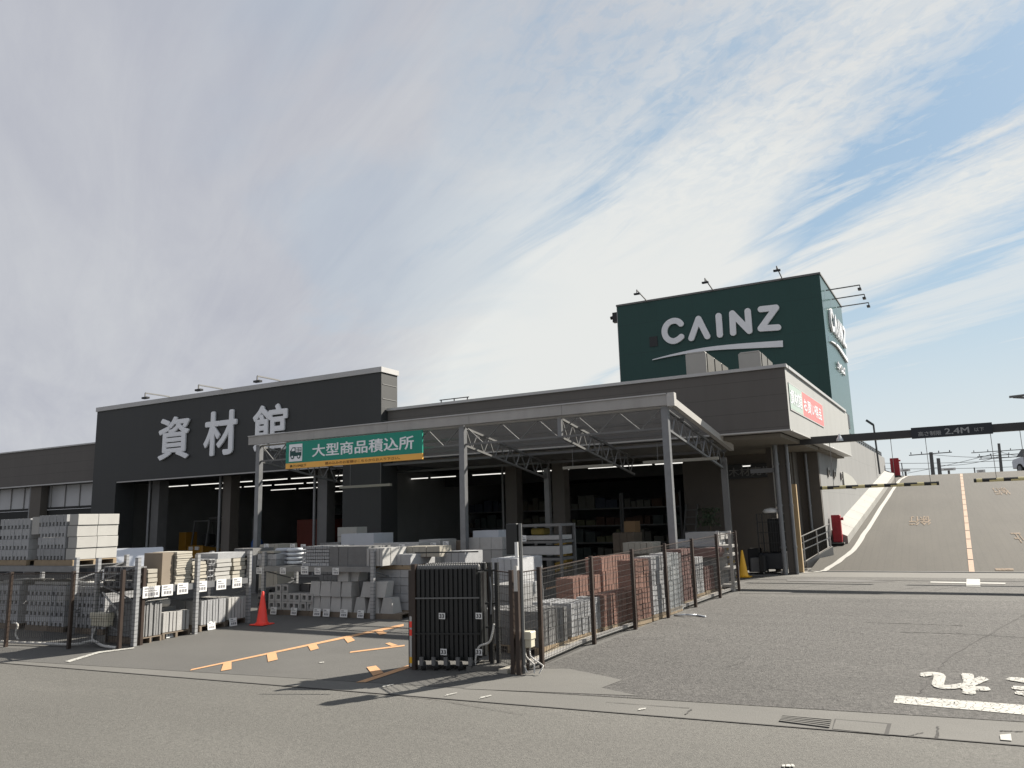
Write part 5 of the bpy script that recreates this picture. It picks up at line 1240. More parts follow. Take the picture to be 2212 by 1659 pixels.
def pile(pa, pb, off, layers, cols, m, label, group, py=1330, pal=True, dens=.122, film_=False, cname='concrete_block', lh=.275):
    a = fplane(pa, py, off); c = fplane(pb, py, off); s0 = (V((a.x, a.y))-V((FA.x, FA.y))).dot(dv); s1 = (V((c.x, c.y))-V((FA.x, FA.y))).dot(dv)
    nv = V((dv.y, -dv.x)); n = max(1, int((s1-s0)/dens)); base = V((FA.x, FA.y))-nv*off
    g = gz((a.y+c.y)/2); W_ = cols*.395
    if pal:
        q = [base+dv*s0, base+dv*s1, base+dv*s1-nv*W_, base+dv*s0-nv*W_]; b = MB()
        for k in range(3):
            u0, u1 = q[0].lerp(q[3], k*.45), q[0].lerp(q[3], k*.45+.1); w0, w1 = q[1].lerp(q[2], k*.45), q[1].lerp(q[2], k*.45+.1)
            b.hexa([(*u, g) for u in (u0, w0, w1, u1)][::-1], [(*u, g+.1) for u in (u0, w0, w1, u1)][::-1])
        b.hexa([(*u, g+.1005) for u in q][::-1], [(*u, g+.12) for u in q][::-1]); o = b.build('wooden_pallet', M['wood']); tag(o, 'pallet under '+label, 'pallet', 'wooden pallets')
    for l in range(layers):
        for c_ in range(cols):
            for i in range(n):
                if c_ > 0 and l < layers-1 and i > 0: continue
                p = base+dv*(s0+dens*(i+.5)+rnd.uniform(-.003, .003))-nv*(.19+c_*.395+rnd.uniform(-.008, .008))
                inst(cname, hm_[m], (p.x, p.y, g+.122+l*lh+rnd.uniform(0, .002)), label, 'block', group, fa_+rnd.uniform(-.015, .015))
    if film_:
        b = MB(); q = [base+dv*s0+nv*.015, base+dv*s1+nv*.015]
        N_ = 10
        for k in range(N_):
            u, w = q[0].lerp(q[1], k/N_), q[0].lerp(q[1], (k+1)/N_); o0, o1 = nv*(.02*math.sin(k*2.1)), nv*(.02*math.sin((k+1)*2.1))
            b.face([(*(u+o0), g+.05), (*(w+o1), g+.05), (*(w+o1), g+.1+layers*lh), (*(u+o0), g+.1+layers*lh)])
        o = b.build('plastic_film', M['film']); tag(o, 'torn clear film hanging on the far grey block pile at the fence', 'film')
    return g+.122+layers*lh
pile(1168, 1232, .38, 2, 3, 'block_dark', 'grey hollow block in the low pile nearest the corner pole', 'low grey block pile at the corner', py=1385)
pile(1234, 1284, .38, 2, 2, 'block', 'grey hollow block in the low pile before the second fence post', 'low grey block pile by the fence', py=1372)
pile(1287, 1304, .38, 2, 1, 'block', 'grey hollow block in the narrow row left of the low red pile', 'narrow grey block row', py=1360)
pile(1306, 1372, .3, 2, 1, 'brick_red', 'red hollow block in the low red pile at the fence', 'low red block pile', py=1350)
pile(1377, 1408, .08, 4, 1, 'brick_red', 'red hollow block in the tall narrow pile between red and grey', 'tall narrow red pile', py=1330)
pile(1411, 1441, .08, 4, 1, 'block', 'grey hollow block in the tall pile right of the red ones', 'tall grey block pile', py=1315)
pile(1446, 1474, .08, 4, 1, 'block', 'grey hollow block in the film covered tall pile', 'film covered grey pile', py=1300, film_=True)
pile(1478, 1502, .2, 4, 1, 'brick_dark', 'maroon hollow block in the tall far pile', 'tall maroon pile', py=1290)
pile(1506, 1524, .38, 3, 1, 'block', 'grey block in the last pile before the white frame', 'last grey pile', py=1285)
pile(1526, 1553, .38, 2, 1, 'brick_dark', 'maroon hollow block in the low last pile at the fence', 'low maroon pile', py=1285)
pile(1237, 1300, .98, 3, 1, 'brick_red', 'red hollow block in the rear stack left part', 'rear red stack, left part', py=1260, lh=.275)
pile(1302, 1374, .98, 4, 1, 'brick_red', 'red hollow block in the tall rear stack', 'rear red stack, right part', py=1260)
pile(1176, 1235, 1.75, 1, 2, 'block_dark', 'dark hollow block in the low rear pile behind the corner pile', 'low rear dark pile', py=1300)
# --- white frame at the far end
def box_px(name, label, cat, pa, pb, y0, y1, Y, dy, m, bevel=0., group=None):
    a = PY(pa, y1, Y); c = PY(pb, y0, Y); z0, z1 = PY((pa+pb)/2, y1, Y).z, PY((pa+pb)/2, y0, Y).z
    z0 = max(z0, gz(Y)); b = MB(); b.box(a.x, Y, z0, c.x, Y+dy, z1); o = b.build(name, M[m], bevel=bevel); return tag(o, label, cat, group)
t = T('display_rack', (PY(1565, 1265, 20).x, 20, gz(20)), 'tall white steel frame with shelves at the far end of the right fence', 'rack')
for px in (1553, 1579):
    for y in (19.7, 20.5): x = PY(px, 1200, y).x; b = MB(); b.box(x-.035, y-.035, gz(y), x+.035, y+.035, PY(px, 1148, 19.7).z); b.build('upright', M['white_metal'], t)
x0, x1 = PY(1553, 1200, 19.7).x, PY(1579, 1200, 19.7).x
for yy in (1178, 1196, 1225, 1262): z = PY(1566, yy, 19.7).z; b = MB(); b.box(x0, 19.68, z-.06, x1, 20.52, z); b.build('shelf', M['white_metal'], t)
box_px('board_pack', 'grey board pack lying highest left of the white frame', 'boards', 1481, 1556, 1150, 1166, 19.9, .9, 'block_pale')
box_px('board_pack', 'long grey board pack below the highest one left of the white frame', 'boards', 1448, 1548, 1166.5, 1181, 19.7, .9, 'block')
box_px('board_pack', 'maroon block row under the long grey board pack', 'boards', 1470, 1550, 1184, 1204, 19.2, .7, 'brick_dark')
a_ = far(1452, 1548, 1182.5, 19.3, 'block_dark', 6, 1, 'grey packs supporting the board packs by the white frame', dy=1.1)

# ================================================================ STRIP LIGHTS
def strip(x0, x1, y, z, label, group, emit='lamp_on'):
    t = T('strip_light', ((x0+x1)/2, y, z), label, 'ceiling light', group)
    b = MB(); b.box(x0, y-.04, z+.02, x1, y+.04, z+.06); b.build('casing', M['galv_dull'], t)
    b = MB(); b.box(x0+.02, y-.018, z-.012, x1-.02, y+.018, z+.019); b.build('tube', M[emit], t)
HG, SG = 'strip lights in the charcoal hall', 'strip lights under the shop soffit'
for r, (y, z) in enumerate(((22.6, 4.35), (25.5, 4.35), (29.0, 4.35), (33.5, 4.35))):
    x = -29.3
    while x < -18.8:
        L = 1.7; strip(x, min(x+L, -18.5), y, z, 'lit fluorescent strip in one of the long rows inside the charcoal hall', HG); x += L+.18
y = 25.2
for pa, pb in ((860, 925), (930, 985), (1020, 1110), (1160, 1230), (1270, 1335), (1340, 1410), (1415, 1477)):
    a, c = PY(pa, 1020, y).x, PY(pb, 1020, y).x; strip(a, c, y, PY(1168, 1018, y).z, 'lit strip in the single long row under the shop soffit behind the canopy', SG)
a, c = PY(1728, 1047, 25).x, PY(1755, 1046, 25).x
strip(PY(1603, 1008, 25.6).x, PY(1622, 1007, 25.6).x, 25.6, PY(1612, 1007, 25.6).z, 'short lit strip under the soffit left of the corner columns', SG)

# ================================================================ INSIDE THE BAYS
def cab(name, label, cat, pa, pb, y0, y1, Y, dy, m, parts=True):
    a, c = PY(pa, y1, Y), PY(pb, y1, Y); z0 = max(gz(Y), a.z); z1 = PY((pa+pb)/2, y0, Y).z; t = T(name, ((a.x+c.x)/2, Y, z0), label, cat)
    b = MB(); b.box(a.x, Y, z0, c.x, Y+dy, z1); b.build('body', M[m], t, bevel=.01)
    b = MB(); b.box(a.x+.04, Y-.02, z0+(z1-z0)*.55, c.x-.04, Y-.002, z1-.06); b.build('door', M[m], t)
    b = MB(); b.box(a.x+.04, Y-.02, z0+.06, c.x-.04, Y-.002, z0+(z1-z0)*.5); b.build('door', M[m], t)
    return t
M['hall_yellow'] = mat('orange_yellow_cabinet_paint', (.32, .16, .015), .5, .08, 4); M['hall_red'] = mat('dark_red_crate_paint', (.16, .03, .015), .6, .1, 3)
cab('tall_cabinet', 'orange yellow cabinet in the charcoal hall beside the forklift', 'cabinet', 385, 400, 1150, 1190, 23.5, .6, 'hall_yellow')
cab('tall_cabinet', 'teal cabinet in the charcoal hall near the left column', 'cabinet', 318, 341, 1155, 1186, 24.5, .6, 'teal')
cab('storage_crate', 'dark red crate deep in the charcoal hall behind the left canopy post', 'crate', 640, 702, 1122, 1195, 26, 1.5, 'hall_red')
# forklift seen from its back
fx, fy = PY(418, 1190, 23.2).x, 23.2; z = gz(23.2)+.02
t = T('forklift', (fx, fy, z), 'dark forklift with overhead guard standing in the charcoal hall', 'forklift')
b = MB(); b.hexa([(fx-.5, fy, z+.25), (fx+.5, fy, z+.25), (fx+.5, fy+1.6, z+.25), (fx-.5, fy+1.6, z+.25)], [(fx-.48, fy+.05, z+1.05), (fx+.48, fy+.05, z+1.05), (fx+.48, fy+1.5, z+.8), (fx-.48, fy+1.5, z+.8)]); b.build('body', M['hall_yellow'], t, bevel=.03)
b = MB(); 
for sx in (-.45, .45):
    b.bar((fx+sx, fy+.25, z+1.0), (fx+sx, fy+.4, z+2.05), .06); b.bar((fx+sx, fy+1.5, z+.8), (fx+sx, fy+1.3, z+2.05), .06)
b.box(fx-.5, fy+.35, z+2.05, fx+.5, fy+1.35, z+2.1); b.build('overhead_guard', M['galv_dull'], t)
b = MB()
for sx in (-.3, .3): b.bar((fx+sx, fy+1.75, z+.1), (fx+sx, fy+1.75, z+2.3), .1)
for zz in (.4, 1.3, 2.25): b.bar((fx-.3, fy+1.75, z+zz), (fx+.3, fy+1.75, z+zz), .08)
b.build('mast', M['black_metal'], t)
for sx in (-.45, .45):
    for yy in (.3, 1.4): b = MB(); b.tube((fx+sx-.08, fy+yy, z+.25), (fx+sx+.08, fy+yy, z+.25), .25, 16); b.build('wheel', M['tyre'], t)
b = MB(); b.box(fx-.2, fy+.6, z+1.05, fx+.2, fy+1.0, z+1.5); b.build('seat', M['tyre'], t, bevel=.05)
for sx in (-.3, .08): b = MB(); b.box(fx+sx, fy-.01, z+.86, fx+sx+.22, fy+.045, z+1.0); b.build('rear_lamp', M['card'], t)
# frame cart with sacks in the hall
xa, xb = PY(450, 1150, 24).x, PY(512, 1150, 24).x
t = T('frame_cart', ((xa+xb)/2, 24, gz(24)), 'tall open steel frame cart in the charcoal hall right of the forklift', 'cart')
for x in (xa, xb):
    for y in (24, 24.9): b = MB(); b.bar((x, y, gz(24)), (x, y, PY(480, 1118, 24).z), .05); b.build('upright', M['galv_dull'], t)
zt = PY(480, 1118, 24).z
b = MB(); b.bar((xa, 24, zt), (xb, 24, zt), .05); b.build('top_rail', M['galv_dull'], t); b = MB(); b.box(xa, 24, gz(24)+.2, xb, 24.9, gz(24)+.26); b.build('deck', M['galv_dull'], t)
for k, px in enumerate((470, 493)): p = PY(px, 1170, 24.3); b = MB(); b.lathe((p.x, 24.45, gz(24)+.262), [(.2, 0), (.3, .15), (.3, .5), (.2, .75), (.05, .8)], 12); o = b.build('sack', M['galv_dull'], smooth=True); tag(o, ['left', 'right'][k]+' grey sack on the frame cart in the charcoal hall', 'sack', 'grey sacks')
p = PY(548, 1158, 23.5); b = MB(); b.lathe((p.x, 23.7, gz(23.5)), [(.22, 0), (.24, .1), (.24, 1.15), (.15, 1.3), (.02, 1.34)], 14); o = b.build('water_tank', M['blue'], smooth=True); tag(o, 'small blue rounded tank at the mouth of the charcoal hall', 'tank')
# shelving deep in both bays, dim
M['dim_goods'] = [mat('shelf_goods_%d' % i, c, .8, .2, 3) for i, c in enumerate(((.09, .08, .06), (.06, .075, .07), (.12, .12, .10), (.07, .04, .025), (.04, .05, .07), (.11, .11, .06)))]
def shelving(x0, x1, y, label, h=2.6, base=.775):
    t = T('goods_shelf', ((x0+x1)/2, y, base), label, 'shelf', 'goods shelves inside the bays')
    for x in (x0, x1): b = MB(); b.box(x-.04, y, base, x+.04, y+.8, base+h); b.build('upright', M['galv_dull'], t)
    for k in range(4):
        z = base+.1+k*h/4; b = MB(); b.box(x0+.041, y, z-.05, x1-.041, y+.8, z); b.build('shelf_board', M['galv_dull'], t)
        for q in range(2):
            b = MB(); xa_ = x0+.08+(x1-x0-.1)*q/2; x = xa_
            while x < xa_+(x1-x0-.3)/2:
                w = rnd.uniform(.15, .5); b.box(x, y+.05, z+.001, min(x+w, xa_+(x1-x0-.2)/2), y+.7, z+rnd.uniform(.2, h/4-.14)); x += w+rnd.uniform(.01, .12)
            b.build('goods_row', rnd.choice(M['dim_goods']), t)
for k, (x0, x1, y) in enumerate(((-29, -25.5, 33), (-25.2, -21.8, 33), (-21.5, -18.6, 33))):
    shelving(x0, x1, y, f'{["left", "middle", "right"][k]} goods shelf deep inside the charcoal hall', 3.0)
for k, (pa, pb, y) in enumerate(((860, 960, 29.5), (965, 1085, 29.5), (1125, 1200, 29.5), (1230, 1340, 29.5), (1345, 1470, 29.5))):
    shelving(PY(pa, 1100, y).x, PY(pb, 1100, y).x, y, f'{ord_[k]} dim goods shelf from the left inside the shop bay', 2.7)
def far2(pa, pb, yt, Y, i, label):
    xa, xb = PY(pa, 1150, Y).x, PY(pb, 1150, Y).x; b = MB(); z0 = .78; z1 = PY((pa+pb)/2, yt, Y).z; n = max(1, int((xb-xa)/.4))
    for k in range(n): b.box(xa+(xb-xa)*k/n, Y, z0, xa+(xb-xa)*(k+.95)/n, Y+.6, z1-rnd.uniform(0, .15))
    o = b.build('display_goods', M['dim_goods'][i]); tag(o, label, 'goods', 'dim goods in the shop bay')
# ladders leaning at the dark wall, plant stand
t = T('step_ladder', (PY(1480, 1190, 26.6).x, 26.6, .77), 'grey ladder leaning on the dark wall right of the shop bay', 'ladder')
for s_ in (0, .4):
    x = PY(1474, 1190, 26.5).x+s_; b = MB(); b.bar((x, 26.3, .78), (x+.12, 26.93, 2.9), .05); b.build('rail', M['galv_dull'], t)
b = MB()
for k in range(8): f = .1+k*.115; b.bar((PY(1474, 1190, 26.5).x+.12*f, 26.3+.63*f, .78+2.12*f), (PY(1474, 1190, 26.5).x+.4+.12*f, 26.3+.63*f, .78+2.12*f), .03)
b.build('rung_set', M['galv_dull'], t)
p = PY(1530, 1100, 25.5)
t = T('potted_plant', (p.x, 25.5, .76), 'small dark leafy potted plant against the brown wall past the red blocks', 'plant')
b = MB(); b.lathe((p.x, 25.5, .76), [(.12, 0), (.17, .3), (.18, .32)], 12); b.build('pot', M['tyre'], t)
b = MB(); b.tube((p.x, 25.5, 1.0), (p.x+.03, 25.5, 2.3), .02, 6); b.build('stem', M['wood_dark'], t)
b = MB()
for k in range(260):
    a = rnd.uniform(0, 6.28); r = rnd.uniform(.05, .38); zz = 2.45+rnd.uniform(-.3, .28); c = V((p.x+r*math.cos(a), 25.5+r*math.sin(a), zz)); u = V((rnd.uniform(-1, 1), rnd.uniform(-1, 1), rnd.uniform(-1, 1))).normalized()*.06; w = V((rnd.uniform(-1, 1), rnd.uniform(-1, 1), rnd.uniform(-1, 1))).normalized()*.03
    b.face([c-u, c+w, c+u, c-w])
b.build('foliage', mat('dark_leaf', (.05, .08, .04), .6, .3, 8), t)
# roll cart and dark bins near the corner columns
p = G(1672, 1240); t = T('roll_cart', (p.x, p.y, gz(p.y)), 'tall black roll cage cart beside the corner column', 'cart')
X0, Y0, z = p.x-.33, p.y-.25, gz(p.y)
b = MB(); b.box(X0, Y0, z+.15, X0+.66, Y0+.85, z+.62); b.build('base_bin', mat('navy_bin', (.006, .009, .014), .4, .1, 3), t, bevel=.02)
for x in (0, .63):
    for y in (0, .82): b = MB(); b.bar((X0+x+.015, Y0+y+.015, z+.62), (X0+x+.015, Y0+y+.015, z+1.75), .03); b.build('upright', M['black_metal'], t)
b = MB()
for zz in (.9, 1.2, 1.5, 1.74): b.bar((X0, Y0, z+zz), (X0+.66, Y0, z+zz), .02); b.bar((X0+.66, Y0, z+zz), (X0+.66, Y0+.85, z+zz), .02)
for k in range(9): b.bar((X0+.07*k+.03, Y0, z+.62), (X0+.07*k+.03, Y0, z+1.74), .01); 
b.build('cage_mesh', M['black_metal'], t)
for x in (.08, .58):
    for y in (.1, .75): b = MB(); b.tube((X0+x-.02, Y0+y, z+.06), (X0+x+.02, Y0+y, z+.06), .06, 12); b.build('caster', M['white_metal'], t)
b = MB(); b.box(X0+.3, Y0+.05, z+.63, X0+.63, Y0+.8, z+1.6); o = b.build('goods_bundle', M['tyre'], bevel=.03); tag(o, 'dark bundle standing inside the black roll cage cart', 'bundle')
b = MB(); b.lathe((X0+.42, Y0+.2, z+1.76), [(.22, 0), (.26, .05), (.2, .12), (.05, .15)], 12); o = b.build('white_bag', M['card'], smooth=True); tag(o, 'white bag lying on top of the black roll cage cart', 'bag')
for k, (pa, pb, yt, m_) in enumerate(((1618, 1640, 1185, 'tyre'), (1622, 1640, 1205, 'galv_dull'), (1641, 1650, 1200, 'tyre'))):
    box_px(['dark_bin', 'grey_bucket', 'dark_tank'][k], ['black bin in the shade behind the yellow cone', 'grey bucket in the shade right of the yellow cone', 'dark tank left of the black roll cart'][k], ['bin', 'bucket', 'tank'][k], pa, pb, yt, 1236, 24.0-.3*k, .4, m_, .02)
# ================================================================ CONES
def cone(p, h, m, label, leaning=0):
    z = gz(p.y)+.005 if p.y < 23 else .765; t = T('traffic_cone', (p.x, p.y, z), label, 'traffic cone', 'traffic cones')
    b = MB(); s_ = h*.27; b.box(p.x-s_, p.y-s_, z, p.x+s_, p.y+s_, z+.025); b.build('base', M[m], t, bevel=.01)
    b = MB(); b.lathe((p.x, p.y, z+.0255), [(h*.22, 0), (h*.2, .02), (h*.17, h*.06), (h*.035, h*.96), (h*.03, h*.97), (0.001, h*.97)], 24); b.build('cone_body', M[m], t, smooth=True)
    return t
cone(G(566, 1350), .70, 'red', 'red traffic cone standing at the end of the left rack')
cone(G(1607, 1247), .74, 'yellow', 'yellow traffic cone at the foot of the right rear canopy post')
p = G(1070, 1345); t = cone(p, .7, 'red', 'red and white striped cone half hidden behind the folded gate')
b = MB(); z = gz(p.y)+.03; b.lathe((p.x, p.y, z+.2), [(.13, 0), (.095, .16)], 20); b.build('reflective_band', M['card'], t)
# ================================================================ PRICE CARDS
cm = MB(); cm.box(-.08, -.004, 0, .08, .004, .16)
cme = bpy.data.meshes.new('price_card'); cme.from_pydata(cm.v, [], cm.f); cme.materials.append(M['card']); cme.update()
tb = MB()
for k, (a, c, z, h_) in enumerate(((-.06, .0, .12, .02), (-.06, .05, .09, .012), (-.05, -.02, .025, .045), (-.01, .02, .025, .045), (.03, .06, .025, .045))): tb.box(a, -.006, z, c, -.0045, z+h_)
tme = bpy.data.meshes.new('print'); tme.from_pydata(tb.v, [], tb.f); tme.materials.append(mat('grey_print', (.2, .2, .21), .6, .1, 4)); tme.update()
def card(x, y, z, rz, label, sc=1., tilt=0.):
    o = inst('price_card', cme, (x, y, z), label, 'price card', 'white price cards', rz); o.scale = (sc*1.2, 1, sc); o.rotation_euler = (R(tilt), 0, rz)
    c = bpy.data.objects.new('print', tme); COL.objects.link(c); c.parent = o
for k, px in enumerate((590, 634, 684, 704, 742, 778)):
    p = PY(px, 1318, MY-.1); card(p.x, MY-.1, gz(MY)+.02, rnd.uniform(-.15, .15), f'{ord_[k]} price card from the left on the ground before the middle rack', 1.05, -8)
for k, px in enumerate((561, 612, 659, 687, 726)):
    p = PY(px, 1236, MY-.07); card(p.x, MY-.085, zm-.19, 0, f'{ord_[k]} price card from the left on the beam of the middle rack', .95 if k != 2 else 1.15)
for k, px in enumerate((333, 362, 395, 436, 478, 512, 322)):
    X = -13.63; y = PX(px, 1262, X).y; card(X, y, zs_-.2, R(90), f'{ord_[k]} price card read along the beam of the left rack', 1.35)
for k, (px, py) in enumerate(((318, 1380), (366, 1372), (455, 1355), (502, 1347))):
    p = G(px, py+6); card(p.x+.03, p.y, gz(p.y)+.01, R(90), f'{ord_[k]} price card along the ground beside the left rack', 1.05, -8)
for k, (px, py, Y) in enumerate(((868, 1184, 16.1), (936, 1180, 17.4), (963, 1177, 17.4), (1130, 1165, 16.8), (632, 1182, 16.6), (655, 1183, 16.6), (575, 1182, 16.6))):
    p = PY(px, py, Y); card(p.x, Y, p.z-.05, 0, f'{ord_[k]} small price card among the shaded goods behind the middle rack', .9)
for k, (px, py) in enumerate(((1093, 1283), (1142, 1265))):
    p = PY(px, py, 13.0); card(p.x, 13.0, p.z-.15, .3, f'{["left", "right"][k]} bluish white card leaning on the blocks behind the corner pole', 1.4)

# ================================================================ BESIDE THE RAMP
t = T('white_guardrail', (PY(1730, 1220, 24.9).x, 24.9, .78), 'white tubular guardrail on a low wall beside the ramp foot', 'guardrail')
def WP(px, py, off=.55):   # point on the plane just right of the side wall
    d = ray(px, py); X0 = XR+off; tt = (X0-EE*21-CP.x+EE*CP.y)/(d.x-EE*d.y); return CP + d*tt
a0, a1 = G(1728, 1224), G(1797, 1196)
dd = V((a1.x-a0.x, a1.y-a0.y, 0)); 
q0 = G(1734, 1227); q0.z = .76; e_ = RP(1799, 1199); q1 = V((e_.x-.02, e_.y, e_.z)); dq = (q1-q0); nq = V((dq.y, -dq.x, 0)).normalized()*.07
dq.z = 0; s0 = q0+dq*.1
b = MB(); b.hexa([(*(s0-nq).xy, .7), (*(s0+nq).xy, .7), (*(q1+nq).xy, .9), (*(q1-nq).xy, .9)], [(*(s0-nq).xy, .95), (*(s0+nq).xy, .95), (*(q1+nq).xy, q1.z+.28), (*(q1-nq).xy, q1.z+.28)]); b.build('low_wall', mat('pale_low_wall', (.30, .29, .27), .8, .1, 2), t)
for k, f in enumerate((0, .1, .55, .98)):
    c = q0.lerp(q1, f); b = MB(); b.tube((c.x, c.y, c.z), (c.x, c.y, c.z+.98), .022, 10); b.build('post', M['white_metal'], t)
for zz in (.97, .76, .54):
    b = MB(); b.tube((q0.x, q0.y, q0.z+zz), (q1.x, q1.y, q1.z+zz+.03), .018, 8); b.build('rail', M['white_metal'], t)
b = MB(); c = q0-dq.normalized()*.12; b.path([(c.x-.07, c.y, .765), (c.x-.07, c.y, 1.35), (c.x-.05, c.y, 1.4), (c.x+.1, c.y, 1.4), (c.x+.12, c.y, 1.35), (c.x+.12, c.y, .765)], .02, 8); b.build('end_loop', M['white_metal'], t)
# dark slats behind the guardrail
t = T('dark_screen', (q0.x-.1, q0.y+.2, .76), 'dark slatted screen behind the white guardrail beside the ramp foot', 'screen')
for k in range(16):
    c = s0.lerp(q1, k/15.)-nq*3; b = MB(); b.bar((c.x, c.y, c.z+.1), (c.x, c.y, c.z+.92), .07, .02); b.build('slat', M['black_metal'], t)
# dark panel behind the guardrail
# folded dark red barrier
p = G(1773, 1219); z = .765; t = T('folded_barrier', (p.x, p.y, z), 'small dark red folding barrier standing before the white guardrail', 'barrier')
for s_ in (-.09, 0, .09):
    b = MB(); b.bar((p.x+s_, p.y, z+.08), (p.x+s_, p.y+.05*s_, z+.78), .035); b.build('upright', M['crimson'] if s_ else M['black_metal'], t)
b = MB(); 
for zz in (.2, .4, .6): b.bar((p.x-.09, p.y-.02, z+zz), (p.x+.09, p.y-.02, z+zz+.1), .015)
b.build('lattice', M['galv_dull'], t)
for s_ in (-.09, .09): b = MB(); b.tube((p.x+s_-.015, p.y, z+.04), (p.x+s_+.015, p.y, z+.04), .04, 10); b.build('caster', M['galv_dull'], t)
# rubble / debris at the column foot
for k in range(9):
    g_ = G(1700+k*7+rnd.uniform(-2, 2), 1232+rnd.uniform(-4, 3)); b = MB(); s_ = rnd.uniform(.03, .07); b.hexa([(g_.x-s_, g_.y-s_, .765), (g_.x+s_, g_.y-s_*.6, .765), (g_.x+s_*.8, g_.y+s_, .765), (g_.x-s_, g_.y+s_*.8, .765)], [(g_.x-s_*.4, g_.y-s_*.5, .765+s_), (g_.x+s_*.6, g_.y-s_*.3, .765+s_*1.1), (g_.x+s_*.4, g_.y+s_*.5, .765+s_), (g_.x-s_*.5, g_.y+s_*.3, .765+s_*.8)])
    o = b.build('broken_stone', M['block_pale']); tag(o, 'small broken stone in the litter at the foot of the corner columns', 'stone', 'broken stones at the columns')
p = G(1492, 1333); b = MB(); b.path([(p.x-.35, p.y+.05, gz(p.y)+.02), (p.x-.1, p.y, gz(p.y)+.045), (p.x+.1, p.y+.1, gz(p.y)+.03), (p.x+.3, p.y, gz(p.y)+.015)], .018, 6); o = b.build('plastic_strip', M['hose'], smooth=True); tag(o, 'pale plastic strip lying on the asphalt beside the right fence', 'litter')

# street drain
t = T('drain_grate', G(1740, 1560), 'rusty slotted drain grate with its concrete cover in the gutter strip', 'drain')
def gl(px, py, dz): p = G(px, py); return (p.x, p.y, gz(p.y)+dz)
b = MB(); b.face([gl(1682, 1560, .007), gl(1792, 1574, .007), gl(1797, 1556, .007), gl(1690, 1547, .007)]); b.build('slot_pit', M['crack'], t)
for k in range(5):
    f = k/4.; a = V(gl(1684, 1559, .012)).lerp(V(gl(1691, 1548, .012)), f); c = V(gl(1792, 1573, .012)).lerp(V(gl(1796, 1557, .012)), f); b = MB(); b.bar(a, c, .035, .01); b.build('bar', M['gutter_conc'], t)
b = MB(); b.face([gl(1797, 1578, .006), gl(1919, 1590, .006), gl(1926, 1564, .006), gl(1803, 1554, .006)]); b.build('cover_gap', M['crack'], t)
b = MB(); b.face([gl(1799, 1576.5, .009), gl(1910, 1587.5, .009), gl(1917, 1566, .009), gl(1806, 1556, .009)]); b.build('cover', M['gutter_conc'], t)

# ================================================================ FAR THINGS
# street lamp over the wall
p = SP(1885, 940); Y = 48.
p0 = PY(1893, 955, Y); p1 = PY(1887, 918, Y)
t = T('street_lamp', (p0.x, Y, 4.5), 'slim street lamp rising behind the white wall railing left of the height board', 'street lamp')
b = MB(); b.tube((p0.x, Y, 4.5), (p0.x-.05, Y, p1.z), .05, 8); b.build('pole', M['pole_far'], t)
b = MB(); b.bar((p0.x-.05, Y, p1.z), (p0.x-.4, Y, p1.z+.3), .2, .12); b.build('lamp_head', M['pole_far'], t)
def upole(px, py_top, py_b, Y, label, wide, arms):
    a = PY(px, py_b, Y); c = PY(px-4, py_top, Y); t = T('utility_pole', (a.x, Y, 0), label, 'utility pole', 'far utility poles')
    b = MB(); b.tube((a.x, Y, 0), (c.x+.1, Y, c.z), wide*1.2, 10, r2=wide*.85); b.build('pole', M['hazy'], t)
    for k, (py, L_) in enumerate(arms):
        z = PY(px, py, Y).z; b = MB(); b.bar((c.x-L_, Y-.2, z), (c.x+L_, Y-.2, z+.1), .12); ar = b.build('crossarm', M['hazy'], t)
        for q in (-.9, -.4, .4, .9): b = MB(); b.tube((c.x+L_*q, Y-.2, z+.1), (c.x+L_*q, Y-.2, z+.4), .07, 6); b.build('insulator', M['hazy'], ar)
    return c
upole(2013, 977, 1022, 120, 'nearest thick utility pole beyond the ramp crest under the height board', .27, ((981, 2.6),))
upole(2029, 990, 1022, 135, 'short thick utility pole right beside the nearest one', .3, ())
upole(2160, 958, 1022, 150, 'utility pole with three crossarms beyond the ramp crest at the right', .24, ((975, 4.), (984, 3.2), (990, 3.)))
upole(2107, 1010, 1022, 160, 'thin distant pole between the two bigger utility poles', .12, ())
upole(1950, 1000, 1022, 140, 'thin distant pole above the ramp crest near the red cabinet', .09, ())
def wire(px0, py0, px1, py1, Y, sag, label):
    a, c = PY(px0, py0, Y), PY(px1, py1, Y); pts = []
    for k in range(17): f = k/16; p = a.lerp(c, f); p.z -= sag*4*f*(1-f); pts.append(p)
    b = MB(); b.path(pts, .035, 4); o = b.build('overhead_wire', M['hazy']); tag(o, label, 'wire', 'overhead wires')
for k, (x0, y0, x1, y1, s_) in enumerate(((1880, 1000, 2300, 986, .4), (1880, 1012, 2300, 1003, .3), (2013, 982, 2300, 978, .6), (1960, 1022, 2165, 975, .2), (2030, 1005, 2160, 985, .5), (2160, 976, 2300, 992, .5))):
    wire(x0, y0, x1, y1, 140+k*3, s_, f'{ord_[k]} thin overhead wire crossing the pale sky beyond the ramp crest')
